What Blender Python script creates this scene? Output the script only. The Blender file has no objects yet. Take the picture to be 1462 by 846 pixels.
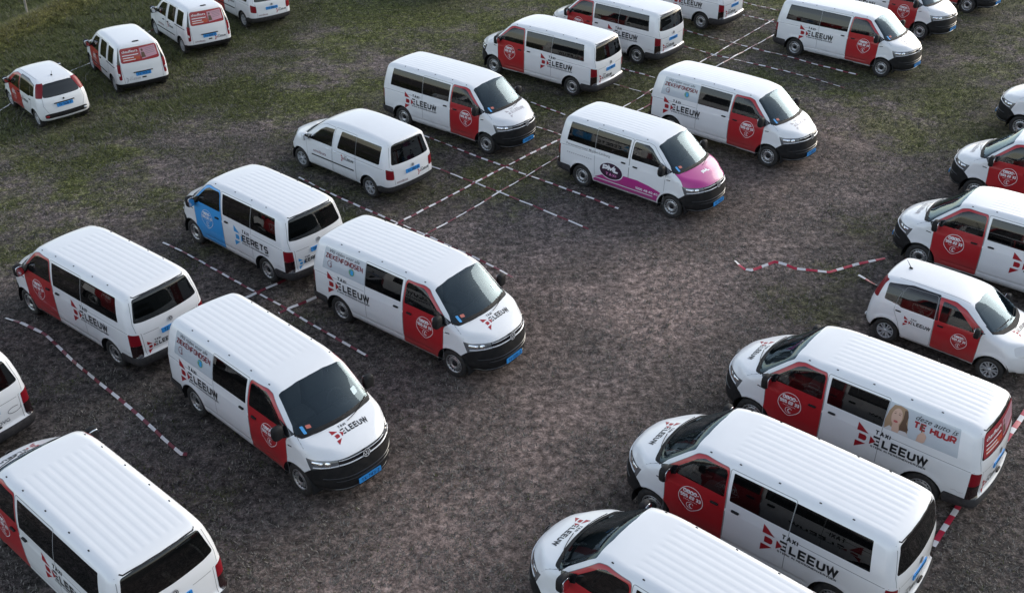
import bpy, bmesh, math, random
import numpy as np
from mathutils import Vector, Matrix
random.seed(7); rng=np.random.default_rng(11)
R=math.radians
sc=bpy.context.scene; col=sc.collection
# ---------------------------------------------------------------- camera, sky, sun, exposure
cam=bpy.data.objects.new('camera',bpy.data.cameras.new('camera')); col.objects.link(cam)
cam.data.sensor_width=36; cam.data.lens=36*1497.5/1462; cam.data.clip_start=.1; cam.data.clip_end=6000
_p,_r=.563748,-.0052232
_f=Vector((0,math.cos(_p),-math.sin(_p))); _x0=Vector((1,0,0)); _u0=_x0.cross(_f)
_x=_x0*math.cos(_r)+_u0*math.sin(_r); _u=_u0*math.cos(_r)-_x0*math.sin(_r)
cam.matrix_world=Matrix(((_x.x,_u.x,-_f.x,0),(_x.y,_u.y,-_f.y,0),(_x.z,_u.z,-_f.z,13.4564),(0,0,0,1)))
sc.camera=cam
SUN_EL,SUN_AZ=R(20),R(50)          # azimuth clockwise from +Y
w=bpy.data.worlds.new("World"); sc.world=w; w.use_nodes=True
nt=w.node_tree; bg=nt.nodes['Background']; sky=nt.nodes.new('ShaderNodeTexSky')
sky.sky_type='NISHITA'; sky.sun_disc=False; sky.sun_elevation=SUN_EL; sky.sun_rotation=SUN_AZ
sky.air_density=1.0; sky.dust_density=1.2; sky.ozone_density=1.0
hs_=nt.nodes.new('ShaderNodeHueSaturation'); hs_.inputs['Saturation'].default_value=.60; nt.links.new(sky.outputs[0],hs_.inputs['Color']); nt.links.new(hs_.outputs[0],bg.inputs[0]); bg.inputs[1].default_value=.15
sl=bpy.data.lights.new('sun','SUN'); sl.energy=.7; sl.angle=R(35); sl.color=(1,.95,.88)
so=bpy.data.objects.new('sun',sl); col.objects.link(so)
_d=Vector((math.sin(SUN_AZ)*math.cos(SUN_EL),math.cos(SUN_AZ)*math.cos(SUN_EL),math.sin(SUN_EL)))
so.rotation_euler=_d.to_track_quat('Z','Y').to_euler()
sc.view_settings.view_transform='Standard'; sc.view_settings.look='None'; sc.view_settings.exposure=0.98; sc.view_settings.gamma=1
# ---------------------------------------------------------------- materials
def mat(name,base,rough=.5,metal=0,coat=0,spec=.5,noise=None,emit=None,back=None,bump=None):
    m=bpy.data.materials.new(name); m.use_nodes=True; n=m.node_tree; b=n.nodes['Principled BSDF']
    b.inputs['Base Color'].default_value=(*base,1); b.inputs['Roughness'].default_value=rough; b.inputs['Metallic'].default_value=metal
    b.inputs['Coat Weight'].default_value=coat; b.inputs['Coat Roughness'].default_value=.06; b.inputs['Specular IOR Level'].default_value=spec
    if noise or bump:
        tc=n.nodes.new('ShaderNodeTexCoord')
    if noise:                                   # (scale, darker colour, low, high)
        tx=n.nodes.new('ShaderNodeTexNoise'); tx.inputs['Scale'].default_value=noise[0]; tx.inputs['Detail'].default_value=6
        n.links.new(tc.outputs['Object'],tx.inputs['Vector'])
        r=n.nodes.new('ShaderNodeValToRGB'); r.color_ramp.elements[0].position=noise[2]; r.color_ramp.elements[1].position=noise[3]
        r.color_ramp.elements[0].color=(*noise[1],1); r.color_ramp.elements[1].color=(*base,1)
        n.links.new(tx.outputs[0],r.inputs[0]); n.links.new(r.outputs[0],b.inputs['Base Color'])
    if bump:
        t2=n.nodes.new('ShaderNodeTexNoise'); t2.inputs['Scale'].default_value=bump[0]; t2.inputs['Detail'].default_value=4
        n.links.new(tc.outputs['Object'],t2.inputs['Vector'])
        bp=n.nodes.new('ShaderNodeBump'); bp.inputs['Strength'].default_value=bump[1]; bp.inputs['Distance'].default_value=.02
        n.links.new(t2.outputs[0],bp.inputs['Height']); n.links.new(bp.outputs[0],b.inputs['Normal'])
    if back:                                    # car panels: lacquer outside, dark trim inside
        g=n.nodes.new('ShaderNodeNewGeometry'); mx=n.nodes.new('ShaderNodeMixShader'); d=n.nodes.new('ShaderNodeBsdfDiffuse')
        d.inputs[0].default_value=(*back,1); o=n.nodes['Material Output']
        n.links.new(g.outputs['Backfacing'],mx.inputs[0]); n.links.new(b.outputs[0],mx.inputs[1]); n.links.new(d.outputs[0],mx.inputs[2]); n.links.new(mx.outputs[0],o.inputs[0])
    return m
def paint(name,c,dirty=(.80,.78,.74)):
    """lacquer with thin road film towards the sills"""
    m=mat(name,c,.32,coat=.55,back=(.045,.045,.045)); n=m.node_tree; b=n.nodes['Principled BSDF']
    tc=n.nodes.new('ShaderNodeTexCoord'); sx=n.nodes.new('ShaderNodeSeparateXYZ'); n.links.new(tc.outputs['Object'],sx.inputs[0])
    tx=n.nodes.new('ShaderNodeTexNoise'); tx.inputs['Scale'].default_value=3.5; tx.inputs['Detail'].default_value=8; tx.inputs['Roughness'].default_value=.65
    n.links.new(tc.outputs['Object'],tx.inputs['Vector'])
    mr=n.nodes.new('ShaderNodeMapRange'); mr.inputs[1].default_value=.25; mr.inputs[2].default_value=.75; mr.inputs[3].default_value=.55; mr.inputs[4].default_value=0
    n.links.new(sx.outputs[2],mr.inputs[0])
    mu=n.nodes.new('ShaderNodeMath'); mu.operation='MULTIPLY'; n.links.new(mr.outputs[0],mu.inputs[0]); n.links.new(tx.outputs[0],mu.inputs[1])
    ad=n.nodes.new('ShaderNodeMath'); ad.operation='MULTIPLY_ADD'; ad.inputs[1].default_value=.10; n.links.new(tx.outputs[0],ad.inputs[0]); n.links.new(mu.outputs[0],ad.inputs[2])
    mx=n.nodes.new('ShaderNodeMix'); mx.data_type='RGBA'; n.links.new(ad.outputs[0],mx.inputs[0]); mx.inputs[6].default_value=(*c,1); mx.inputs[7].default_value=(.16,.14,.12,1)
    n.links.new(mx.outputs[2],b.inputs['Base Color'])
    return m
def glass(name,tint,rough=.02,refl=1.0,body=(.01,.011,.012),ior=1.55,fac=.25,gc=(1,1,1)):
    m=bpy.data.materials.new(name); m.use_nodes=True; n=m.node_tree; n.nodes.clear(); o=n.nodes.new('ShaderNodeOutputMaterial')
    t=n.nodes.new('ShaderNodeBsdfTransparent'); t.inputs[0].default_value=(*tint,1)
    d=n.nodes.new('ShaderNodeBsdfDiffuse'); d.inputs[0].default_value=(*body,1)
    m0=n.nodes.new('ShaderNodeMixShader'); m0.inputs[0].default_value=fac; n.links.new(t.outputs[0],m0.inputs[1]); n.links.new(d.outputs[0],m0.inputs[2])
    g=n.nodes.new('ShaderNodeBsdfGlossy'); g.inputs['Roughness'].default_value=rough; g.inputs[0].default_value=(refl*gc[0],refl*gc[1],refl*gc[2],1)
    f=n.nodes.new('ShaderNodeFresnel'); f.inputs[0].default_value=ior; mx=n.nodes.new('ShaderNodeMixShader')
    n.links.new(f.outputs[0],mx.inputs[0]); n.links.new(m0.outputs[0],mx.inputs[1]); n.links.new(g.outputs[0],mx.inputs[2]); n.links.new(mx.outputs[0],o.inputs[0])
    return m
M=dict(
 white=paint('white_lacquer',(.80,.81,.82)), red=paint('red_film',(.40,.010,.017)), blue=paint('blue_film',(.03,.32,.74)), magenta=paint('magenta_film',(.46,.025,.23)),
 black=mat('black_bumper_plastic',(.008,.008,.009),.62,spec=.28,noise=(9,(.016,.015,.015),.35,.6),back=(.02,.02,.02)), gloss=mat('gloss_black',(.012,.012,.014),.15,coat=.5),
 greybump=mat('scuffed_bumper_plastic',(.026,.025,.028),.65,spec=.3,noise=(14,(.05,.046,.046),.35,.7),back=(.02,.02,.02)),
 bright=mat('bright_trim',(.72,.73,.75),.3,.3), alloy=mat('alloy_silver',(.55,.56,.58),.35,.35),
 chrome=mat('chrome',(.75,.76,.78),.18,1), silver=mat('wheel_silver',(.46,.47,.48),.38,.75,noise=(30,(.26,.25,.24),.35,.55)), rubber=mat('tyre_rubber',(.016,.016,.017),.75,noise=(12,(.04,.036,.03),.3,.6)),
 dark=mat('dark_trim',(.008,.008,.009),.8), seam=mat('panel_gap',(.22,.225,.23),.8), interior=mat('cabin_fabric',(.035,.036,.04),.85,bump=(60,.3)), dash=mat('dashboard_plastic',(.022,.023,.025),.6),
 wind=glass('windscreen_glass',(.62,.70,.72),.015,1.0,(.03,.05,.06),1.62,.07,(.72,.90,1.0)), clear=glass('door_glass',(.42,.46,.46),.015,1.0), privacy=glass('privacy_glass',(.10,.11,.12),.02,1.0,(.008,.009,.01)),
 rearglass=glass('rear_glass',(.20,.25,.25),.02,1.0,(.008,.010,.010)),
 lens=mat('tail_light_red',(.20,.005,.012),.35,spec=.3), lensdark=mat('tail_light_smoke',(.016,.006,.007),.12,coat=.8), clearlens=mat('clear_lamp_lens',(.62,.62,.62),.1,coat=.8),
 head=mat('headlamp_glass',(.10,.105,.112),.06,coat=1), reflector=mat('lamp_reflector',(.8,.82,.85),.12,1), ink=mat('black_lettering',(.012,.012,.014),.4), grey=mat('grey_lettering',(.16,.16,.17),.4),
 lred=mat('red_lettering',(.33,.012,.02),.35), lwhite=mat('white_lettering',(.78,.78,.80),.35), lblue=mat('blue_lettering',(.04,.30,.62),.35), lpink=mat('pink_lettering',(.62,.20,.42),.4), faint=mat('faint_lettering',(.42,.40,.42),.4), maroon=mat('maroon_lettering',(.16,.02,.03),.4),
 purple=mat('purple_oval_print',(.045,.018,.04),.3,coat=.3), plate=mat('blue_number_plate',(.03,.25,.62),.35), plateink=mat('plate_characters',(.008,.02,.07),.4),
 poster=mat('pale_poster_film',(.48,.52,.56),.25,coat=.5), posterred=mat('red_poster_film',(.30,.018,.028),.25,coat=.5), orange=mat('orange_poster_band',(.42,.06,.02),.3), pinkcard=mat('pink_poster_card',(.48,.26,.32),.3),
 skin=mat('printed_skin',(.58,.38,.29),.4), hair=mat('printed_hair',(.11,.06,.035),.4), hairlight=mat('printed_light_hair',(.34,.22,.13),.4), mouth=mat('printed_lips',(.45,.08,.08),.4), cloth=mat('printed_blouse',(.58,.55,.55),.4),
 green=mat('green_logo_print',(.12,.28,.16),.4), mirror=mat('mirror_glass',(.7,.72,.75),.03,1), paper=mat('paper_card',(.6,.72,.74),.6), sticker=mat('blue_sticker',(.08,.36,.72),.4), stickerred=mat('red_sticker',(.55,.16,.12),.4),
 wood=mat('weathered_post_wood',(.34,.31,.26),.8,noise=(20,(.20,.18,.15),.35,.65)),
)
#LIB
def smooth(t):
    t=np.clip(t,0,1); return t*t*(3-2*t)
def catmull(pts,n=10):
    P=np.array(pts,float); m=len(P); out=[]
    for i in range(m):
        p0,p1,p2,p3=P[(i-1)%m],P[i],P[(i+1)%m],P[(i+2)%m]
        # centripetal-ish tension to avoid overshoot on uneven spacing
        d0=np.linalg.norm(p1-p0)**.5+1e-6; d1=np.linalg.norm(p2-p1)**.5+1e-6; d2=np.linalg.norm(p3-p2)**.5+1e-6
        m1=(p1-p0)/d0-(p2-p0)/(d0+d1)+(p2-p1)/d1; m2=(p2-p1)/d1-(p3-p1)/(d1+d2)+(p3-p2)/d2
        m1*=d1; m2*=d1
        for k in range(n):
            t=k/n; out.append((2*t**3-3*t*t+1)*p1+(t**3-2*t*t+t)*m1+(-2*t**3+3*t*t)*p2+(t**3-t*t)*m2)
    return np.array(out)
def poly_sdf(Q,P):
    """signed distance (negative inside) of points Q to the closed polygon P"""
    d=np.full(len(Q),1e9); ins=np.zeros(len(Q),bool)
    A=P; B=np.roll(P,-1,0)
    for a,b in zip(A,B):
        e=b-a; w=Q-a; h=np.clip((w@e)/(e@e+1e-12),0,1)
        q=w-h[:,None]*e; d=np.minimum(d,(q*q).sum(1))
        c=((a[1]>Q[:,1])!=(b[1]>Q[:,1]))
        if abs(b[1]-a[1])>1e-9: ins^=c&(Q[:,0]<(b[0]-a[0])*(Q[:,1]-a[1])/(b[1]-a[1])+a[0])
    d=np.sqrt(d); return np.where(ins,-d,d)
class Body:
    """closed car body given as an implicit surface F(x,y,z)=0; x forward from the rear axle, y left, z up"""
    def __init__(s,L,side,W,bf,br,kf,ribs=None,crown=.03,flare=.012,taper=(.2,.02),wheel=(.34,.41),bowstart=1.5,groove=()):
        s.L=L; s.bf=bf; s.br=br; s.kf=kf; s.ribs=ribs; s.crown=crown; s.flare=flare; s.taper=taper; s.wz,s.ar=wheel; s.bs=bowstart; s.groove=groove
        P=catmull([(x+(L if f else 0),z) for f,x,z in side],8); s.poly=P
        s.x0,s.z0=P[:,0].min()-.35,P[:,1].min()-.35; s.h=.0125
        nx=int((P[:,0].max()+.35-s.x0)/s.h)+2; nz=int((P[:,1].max()+.35-s.z0)/s.h)+2
        gx,gz=np.meshgrid(s.x0+s.h*np.arange(nx),s.z0+s.h*np.arange(nz),indexing='ij')
        G=poly_sdf(np.stack([gx.ravel(),gz.ravel()],-1),P).reshape(nx,nz)
        k=np.array([1,4,6,4,1.])/16
        for _ in range(2):
            G=sum(k[i]*np.roll(G,i-2,0) for i in range(5)); G=sum(k[i]*np.roll(G,i-2,1) for i in range(5))
        s.G=G; s.nx=nx; s.nz=nz
        w=np.array(W,float); zz=np.linspace(0,2.6,521); v=np.interp(zz,w[:,0],w[:,1])
        kk=np.exp(-.5*(np.arange(-9,10)/3.2)**2); kk/=kk.sum()
        s.Wz=np.convolve(np.pad(v,9,'edge'),kk,'valid'); s.Wg=zz
    def sdf2(s,x,z):
        u=np.clip((x-s.x0)/s.h,0,s.nx-1.001); v=np.clip((z-s.z0)/s.h,0,s.nz-1.001)
        i=u.astype(int); j=v.astype(int); a=u-i; b=v-j; G=s.G
        return (G[i,j]*(1-a)+G[i+1,j]*a)*(1-b)+(G[i,j+1]*(1-a)+G[i+1,j+1]*a)*b
    def F(s,P):
        x,y,z=P[:,0],np.abs(P[:,1]),P[:,2]; L=s.L
        f=smooth((x-(L-s.bs))/s.bs); r=smooth((.6-x)/1.2)
        xs=x+s.bf*f*y*y-s.br*r*y*y
        zs=z+s.crown*y*y*smooth((z-1.0)/.5)
        a=s.sdf2(xs,zs)
        W=np.interp(z,s.Wg,s.Wz)-s.taper[0]*np.maximum(0,x-L+.15)**2-s.taper[1]*np.maximum(0,-x)**2
        for cx in (0,L):
            rr=np.hypot(x-cx,z-s.wz); W=W+s.flare*np.exp(-((rr-s.ar-.02)/.045)**2)
        for (gx0,gx1,gz,gd,gw) in s.groove:
            W=W-gd*np.exp(-((z-gz)/gw)**2)*smooth((x-gx0)/.1)*smooth((gx1-x)/.1)
        c=(y-W)*.97
        if s.ribs:
            x0,x1,ys,wd,hh=s.ribs; m=smooth((x-x0)/.12)*smooth((x1-x)/.15)*(z>1.7)
            q=np.zeros_like(y)
            for yi in ys: q=np.maximum(q,np.exp(-((y-yi)/wd)**4))
            a=a-hh*q*m
        k=s.kf(x,z,L); h=np.maximum(k-np.abs(a-c),0)/k
        return np.maximum(a,c)+h*h*k*.25
    def N(s,P,e=.007):
        g=np.stack([s.F(P+np.eye(3)[i]*e)-s.F(P-np.eye(3)[i]*e) for i in range(3)],-1)
        return g/np.maximum(np.linalg.norm(g,axis=1,keepdims=True),1e-9)
    def bis(s,A,B,n=22):
        """first zero on segments from outside A to inside B"""
        lo=np.zeros(len(A)); hi=np.ones(len(A))
        for _ in range(n):
            m=(lo+hi)/2; v=s.F(A+(B-A)*m[:,None]); o=v>0; lo=np.where(o,m,lo); hi=np.where(o,hi,m)
        return A+(B-A)*hi[:,None]
    def cast(s,O,D):
        """march from O along D (unit, numpy Nx3) to the surface"""
        P=O.copy(); t=np.zeros(len(P)); D=np.broadcast_to(D,P.shape)
        for _ in range(60):
            v=s.F(P); t+=v*.7; P=O+D*t[:,None]
        return P
def k_van(x,z,L):
    front=smooth((x-L-.1)/.5)*smooth((1.35-z)/.3)
    ws=smooth((x-L+1.2)/.5)*smooth((z-1.2)/.2)
    rear=smooth((-.35-x)/.4)
    return .14+.32*front+.07*ws+.03*rear
T6_SIDE=[(1,.62,.24),(1,.80,.25),(1,.88,.33),(1,.915,.45),(1,.915,.60),(1,.90,.74),(1,.878,.86),(1,.85,.97),(1,.79,1.055),(1,.66,1.135),(1,.50,1.205),(1,.33,1.275),
 (1,.20,1.33),(1,-.02,1.505),(1,-.25,1.69),(1,-.44,1.84),(1,-.56,1.915),(1,-.75,1.965),(1,-1.1,1.995),(1,-1.7,2.01),(0,1.0,2.01),(0,.3,2.0),(0,-.3,1.985),(0,-.62,1.965),(0,-.74,1.93),(0,-.80,1.86),
 (0,-.86,1.62),(0,-.915,1.38),(0,-.945,1.22),(0,-.96,1.0),(0,-.967,.75),(0,-.972,.63),(0,-1.02,.575),(0,-1.035,.47),(0,-1.0,.36),(0,-.80,.29),(0,-.5,.27),(0,.6,.26),(0,1.5,.26),(1,-.9,.26),(1,.1,.25)]
T6_W=[(.1,.86),(.25,.90),(.32,.925),(.45,.948),(.7,.955),(.95,.952),(1.16,.946),(1.20,.934),(1.36,.925),(1.5,.905),(1.7,.860),(1.86,.813),(1.95,.78),(2.05,.745),(2.4,.70)]
def t6_body(L): return Body(L,T6_SIDE,T6_W,.27,.11,k_van,ribs=(-.62,L-1.15,(.075,.215,.355,.495,.625),.046,.0027),groove=((.35,L-.5,.475,.012,.028),(-.7,L+.2,1.175,.004,.02)))
CAD_SIDE=[(1,.60,.22),(1,.78,.24),(1,.85,.33),(1,.875,.48),(1,.87,.62),(1,.84,.76),(1,.79,.87),(1,.66,.96),(1,.45,1.03),(1,.20,1.09),(1,.03,1.135),
 (1,-.15,1.235),(1,-.45,1.44),(1,-.75,1.62),(1,-.92,1.70),(1,-1.15,1.765),(1,-1.6,1.815),(0,1.0,1.835),(0,.2,1.825),(0,-.35,1.80),(0,-.60,1.775),(0,-.70,1.73),
 (0,-.755,1.5),(0,-.82,1.22),(0,-.855,1.05),(0,-.87,.8),(0,-.885,.62),(0,-.885,.48),(0,-.85,.38),(0,-.7,.30),(0,-.4,.26),(0,.6,.24),(0,1.4,.24),(1,-.8,.24),(1,.1,.23)]
CAD_W=[(.1,.82),(.25,.86),(.35,.885),(.5,.897),(.75,.897),(1.0,.887),(1.1,.872),(1.3,.835),(1.5,.785),(1.65,.735),(1.75,.695),(1.9,.64),(2.4,.6)]
def k_cad(x,z,L):
    front=smooth((x-L-.05)/.5)*smooth((1.2-z)/.3)
    ws=smooth((x-L+1.3)/.5)*smooth((z-1.05)/.2)
    rear=smooth((-.35-x)/.4)
    return .16+.33*front+.08*ws+.02*rear
def cad_body(L): return Body(L,CAD_SIDE,CAD_W,.27,.13,k_cad,crown=.05,wheel=(.32,.385),bowstart=1.8,groove=((.35,L-.5,.42,.006,.02),(-.8,L-.3,1.03,.006,.03)))
KAN_SIDE=[(1,.58,.22),(1,.73,.24),(1,.80,.33),(1,.825,.48),(1,.82,.64),(1,.79,.80),(1,.72,.92),(1,.58,1.0),(1,.38,1.06),(1,.15,1.11),(1,.02,1.16),
 (1,-.15,1.28),(1,-.42,1.48),(1,-.68,1.65),(1,-.84,1.725),(1,-1.05,1.775),(1,-1.4,1.81),(0,.7,1.82),(0,.1,1.82),(0,-.35,1.80),(0,-.50,1.775),(0,-.565,1.72),
 (0,-.61,1.5),(0,-.66,1.25),(0,-.69,1.0),(0,-.695,.8),(0,-.71,.60),(0,-.71,.44),(0,-.67,.34),(0,-.5,.27),(0,.5,.23),(0,1.3,.23),(1,-.7,.23),(1,.1,.22)]
KAN_W=[(.1,.82),(.25,.86),(.35,.89),(.5,.905),(.8,.905),(1.0,.895),(1.12,.875),(1.3,.84),(1.5,.79),(1.65,.745),(1.75,.70),(1.9,.65),(2.4,.6)]
def kan_body(L): return Body(L,KAN_SIDE,KAN_W,.27,.10,k_cad,crown=.05,wheel=(.32,.385),bowstart=1.8)
PAN_SIDE=[(1,.50,.20),(1,.66,.22),(1,.74,.32),(1,.765,.46),(1,.755,.62),(1,.71,.78),(1,.62,.88),(1,.45,.95),(1,.22,1.01),(1,.06,1.055),(1,-.04,1.11),
 (1,-.22,1.235),(1,-.45,1.38),(1,-.62,1.47),(1,-.78,1.515),(1,-1.1,1.55),(0,.75,1.56),(0,.3,1.555),(0,-.1,1.53),(0,-.26,1.505),(0,-.34,1.46),
 (0,-.42,1.28),(0,-.50,1.07),(0,-.545,.92),(0,-.57,.75),(0,-.59,.58),(0,-.59,.42),(0,-.55,.31),(0,-.42,.25),(0,.4,.21),(0,1.1,.21),(1,-.6,.21),(1,.1,.20)]
PAN_W=[(.1,.74),(.22,.78),(.32,.805),(.5,.822),(.8,.822),(.98,.805),(1.06,.785),(1.2,.75),(1.35,.695),(1.47,.64),(1.55,.60),(1.8,.55)]
def k_pan(x,z,L):
    front=smooth((x-L-.05)/.4)*smooth((1.1-z)/.3)
    return .15+.34*front+.08*smooth((-.2-x)/.3)
def pan_body(L): return Body(L,PAN_SIDE,PAN_W,.26,.14,k_pan,crown=.06,wheel=(.29,.35),bowstart=1.5,flare=.02)
#ENDLIB
# ---------------------------------------------------------------- mesh helpers
def mesh(name,V,Fc,N=None,smooth_=True):
    me=bpy.data.meshes.new(name); me.from_pydata([tuple(v) for v in V],[],[tuple(int(i) for i in f) for f in Fc]); me.update()
    if smooth_ and len(me.polygons): me.polygons.foreach_set('use_smooth',np.ones(len(me.polygons),bool))
    if N is not None: me.normals_split_custom_set_from_vertices([tuple(n) for n in N])
    me.materials.append(None); return me
def place(name,me,m,parent=None,loc=None,rot=None):
    o=bpy.data.objects.new(name,me); col.objects.link(o)
    if m is not None:
        o.material_slots[0].link='OBJECT'; o.material_slots[0].material=M[m] if isinstance(m,str) else m
    if parent: o.parent=parent
    if loc is not None: o.location=loc
    if rot is not None: o.rotation_euler=rot
    return o
def join(parts):
    V=[];Fc=[];n=0
    for v,f in parts:
        V.append(np.asarray(v,float)); Fc+= [tuple(i+n for i in q) for q in f]; n+=len(v)
    return np.concatenate(V),Fc
def box(cx,cy,cz,sx,sy,sz,b=.0):
    if b<=0:
        V=[(cx+i*sx/2,cy+j*sy/2,cz+k*sz/2) for i in(-1,1) for j in(-1,1) for k in(-1,1)]
        return np.array(V),[(0,1,3,2),(4,6,7,5),(0,4,5,1),(2,3,7,6),(0,2,6,4),(1,5,7,3)]
    return supel(cx,cy,cz,sx/2,sy/2,sz/2,b,b,12,8)
def supel(cx,cy,cz,a,b,c,e1=.35,e2=.35,nu=16,nv=10):
    """superellipsoid: rounded box to ellipsoid"""
    V=[];Fc=[]; p=lambda t,e:np.sign(t)*abs(t)**e
    for j in range(nv+1):
        ph=-math.pi/2+math.pi*j/nv
        for i in range(nu):
            th=2*math.pi*i/nu+math.pi/nu; V.append((cx+a*p(math.cos(ph),e1)*p(math.cos(th),e2),cy+b*p(math.cos(ph),e1)*p(math.sin(th),e2),cz+c*p(math.sin(ph),e1)))
    for j in range(nv):
        for i in range(nu): Fc.append((j*nu+i,j*nu+(i+1)%nu,(j+1)*nu+(i+1)%nu,(j+1)*nu+i))
    return np.array(V),Fc
def lathe(prof,n=40,axis='y'):
    """prof (radius, offset along axis)"""
    V=[];Fc=[];m=len(prof)
    for i in range(n):
        a=2*math.pi*i/n
        for r,h in prof: V.append((r*math.cos(a),h,r*math.sin(a)) if axis=='y' else (r*math.cos(a),r*math.sin(a),h))
    for i in range(n):
        for j in range(m-1):
            a,b=i*m+j,((i+1)%n)*m+j; Fc.append((a,a+1,b+1,b))
    return np.array(V),Fc
def tube(pts,r,n=8):
    P=np.array(pts,float); V=[];Fc=[]
    for k,p in enumerate(P):
        t=P[min(k+1,len(P)-1)]-P[max(k-1,0)]; t/=np.linalg.norm(t)+1e-9
        u=np.cross(t,(0,0,1.)); u=u/np.linalg.norm(u) if np.linalg.norm(u)>1e-3 else np.array([1.,0,0]); v=np.cross(t,u)
        rr=r[k] if hasattr(r,'__len__') else r
        for i in range(n): a=2*math.pi*i/n; V.append(p+rr*(math.cos(a)*u+math.sin(a)*v))
    for k in range(len(P)-1):
        for i in range(n): Fc.append((k*n+i,k*n+(i+1)%n,(k+1)*n+(i+1)%n,(k+1)*n+i))
    Fc.append(tuple(range(n))); Fc.append(tuple(range((len(P)-1)*n,len(P)*n)))
    return np.array(V),Fc
def rpoly(P,r=.04,n=4):
    """round the corners of a polygon"""
    P=[np.array(p,float) for p in P]; out=[]; m=len(P)
    for i in range(m):
        a,b,c=P[i-1],P[i],P[(i+1)%m]; d1,d2=a-b,c-b; l1,l2=np.linalg.norm(d1),np.linalg.norm(d2); q=min(r,l1*.45,l2*.45)
        p1,p2=b+d1/l1*q,b+d2/l2*q
        for k in range(n+1):
            t=k/n; out.append((1-t)**2*p1+2*t*(1-t)*b+t*t*p2)
    return np.array(out)
def inpoly(x,y,P):
    c=False; n=len(P)
    for i in range(n):
        a,b=P[i],P[i-1]
        if (a[1]>y)!=(b[1]>y) and x<(b[0]-a[0])*(y-a[1])/(b[1]-a[1])+a[0]: c=not c
    return c
SIDE=((1,0,0),(0,0,1),(0,1,0)); FRONT=((0,1,0),(0,0,1),(1,0,0)); TOP=((1,0,0),(0,1,0),(0,0,1))
_q=.7071068; DIAG=((_q,_q,0),(0,0,1),(-_q,_q,0))
def shell(B,feats,dy=.02,dx=.06,dz=.04):
    """half body (y>=0) as a quad grid cast on the implicit surface, cut along every feature outline; returns {region:(V,F)}"""
    L=B.L; bx0,bx1,by1,bz0,bz1=-1.3,L+1.2,1.15,.0,2.35; c0=np.array([-.35,-.45,.5]); c1=np.array([L+.25,.45,.85])
    if B.poly[:,1].max()<1.7: c1=np.array([L+.15,.4,.75]); c0=np.array([-.15,-.4,.45])
    X=np.concatenate([np.linspace(bx0,c0[0],14)[:-1],np.arange(c0[0],c1[0],dx),np.linspace(c1[0],bx1,17)])
    Y=np.concatenate([np.arange(0,c1[1]+1e-6,dy),np.linspace(c1[1],by1,18)[1:]]); Z=np.concatenate([np.linspace(bz0,c0[2],9)[:-1],np.arange(c0[2],c1[2],dz),np.linspace(c1[2],bz1,26)])
    vid={}; Pv=[]; quads=[]
    def v(p):
        k=(round(p[0],4),round(p[1],4),round(p[2],4))
        if k not in vid: vid[k]=len(Pv); Pv.append(k)
        return vid[k]
    def grid(A,Bq,f):
        I=[[v(f(a,b)) for b in Bq] for a in A]
        for i in range(len(A)-1):
            for j in range(len(Bq)-1): quads.append((I[i][j],I[i+1][j],I[i+1][j+1],I[i][j+1]))
    grid(X,Y,lambda a,b:(a,b,bz1)); grid(X,Y[::-1],lambda a,b:(a,b,bz0)); grid(X[::-1],Z,lambda a,b:(a,by1,b)); grid(Y,Z,lambda a,b:(bx1,a,b)); grid(Y[::-1],Z,lambda a,b:(bx0,a,b))
    P=np.array(Pv); Q=np.clip(P,c0,c1); S=B.bis(P,Q)
    bm=bmesh.new(); vs=[bm.verts.new(p) for p in S]
    for q in quads:
        try: bm.faces.new([vs[i] for i in q])
        except ValueError: pass
    lay=bm.faces.layers.int.new('reg'); names=['body']
    cen={}
    def info(f):
        return f.calc_center_median()
    allf=[(f,info(f)) for f in bm.faces]
    for name,(a,b,n),poly,filt,over in feats:
        a,b,n=Vector(a),Vector(b),Vector(n); poly=np.asarray(poly,float)
        if name not in names: names.append(name)
        rid=names.index(name); lo=poly.min(0)-.09; hi=poly.max(0)+.09
        live=[f for f in bm.faces if True] if name=='__' else None
        cand=[f for f in bm.faces if filt(f.calc_center_median()) and (lambda c:lo[0]<a.dot(c)<hi[0] and lo[1]<b.dot(c)<hi[1])(f.calc_center_median())]
        m=len(poly)
        for i in range(m):
            p,q=poly[i],poly[(i+1)%m]
            if np.linalg.norm(q-p)<1e-5: continue
            e0=np.minimum(p,q)-.004; e1=np.maximum(p,q)+.004
            sel=[]
            for f in cand:
                us=[a.dot(v_.co) for v_ in f.verts]; ws=[b.dot(v_.co) for v_ in f.verts]
                if max(us)>=e0[0] and min(us)<=e1[0] and max(ws)>=e0[1] and min(ws)<=e1[1]: sel.append(f)
            if not sel: continue
            d=a*float(q[0]-p[0])+b*float(q[1]-p[1]); no=d.cross(n)
            if no.length<1e-9: continue
            co=a*float(p[0])+b*float(p[1])
            geom=list({x for f in sel for x in list(f.verts)+list(f.edges)})+sel
            r=bmesh.ops.bisect_plane(bm,geom=geom,dist=1e-5,plane_co=co,plane_no=no.normalized())
            s=set(cand); new=[g for g in r['geom'] if isinstance(g,bmesh.types.BMFace)]
            cand=[f for f in s.union(new) if f.is_valid]
        ov=None if over is None else {names.index(o) for o in over if o in names}
        for f in cand:
            c=f.calc_center_median()
            if filt(c) and inpoly(a.dot(c),b.dot(c),poly) and (ov is None or f[lay] in ov): f[lay]=rid
    for f in bm.faces:
        if f[lay]==0 and (f.normal.z<-.65 and f.calc_center_median().z<.5):
            if 'underbody' not in names: names.append('underbody')
            f[lay]=names.index('underbody')
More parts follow.
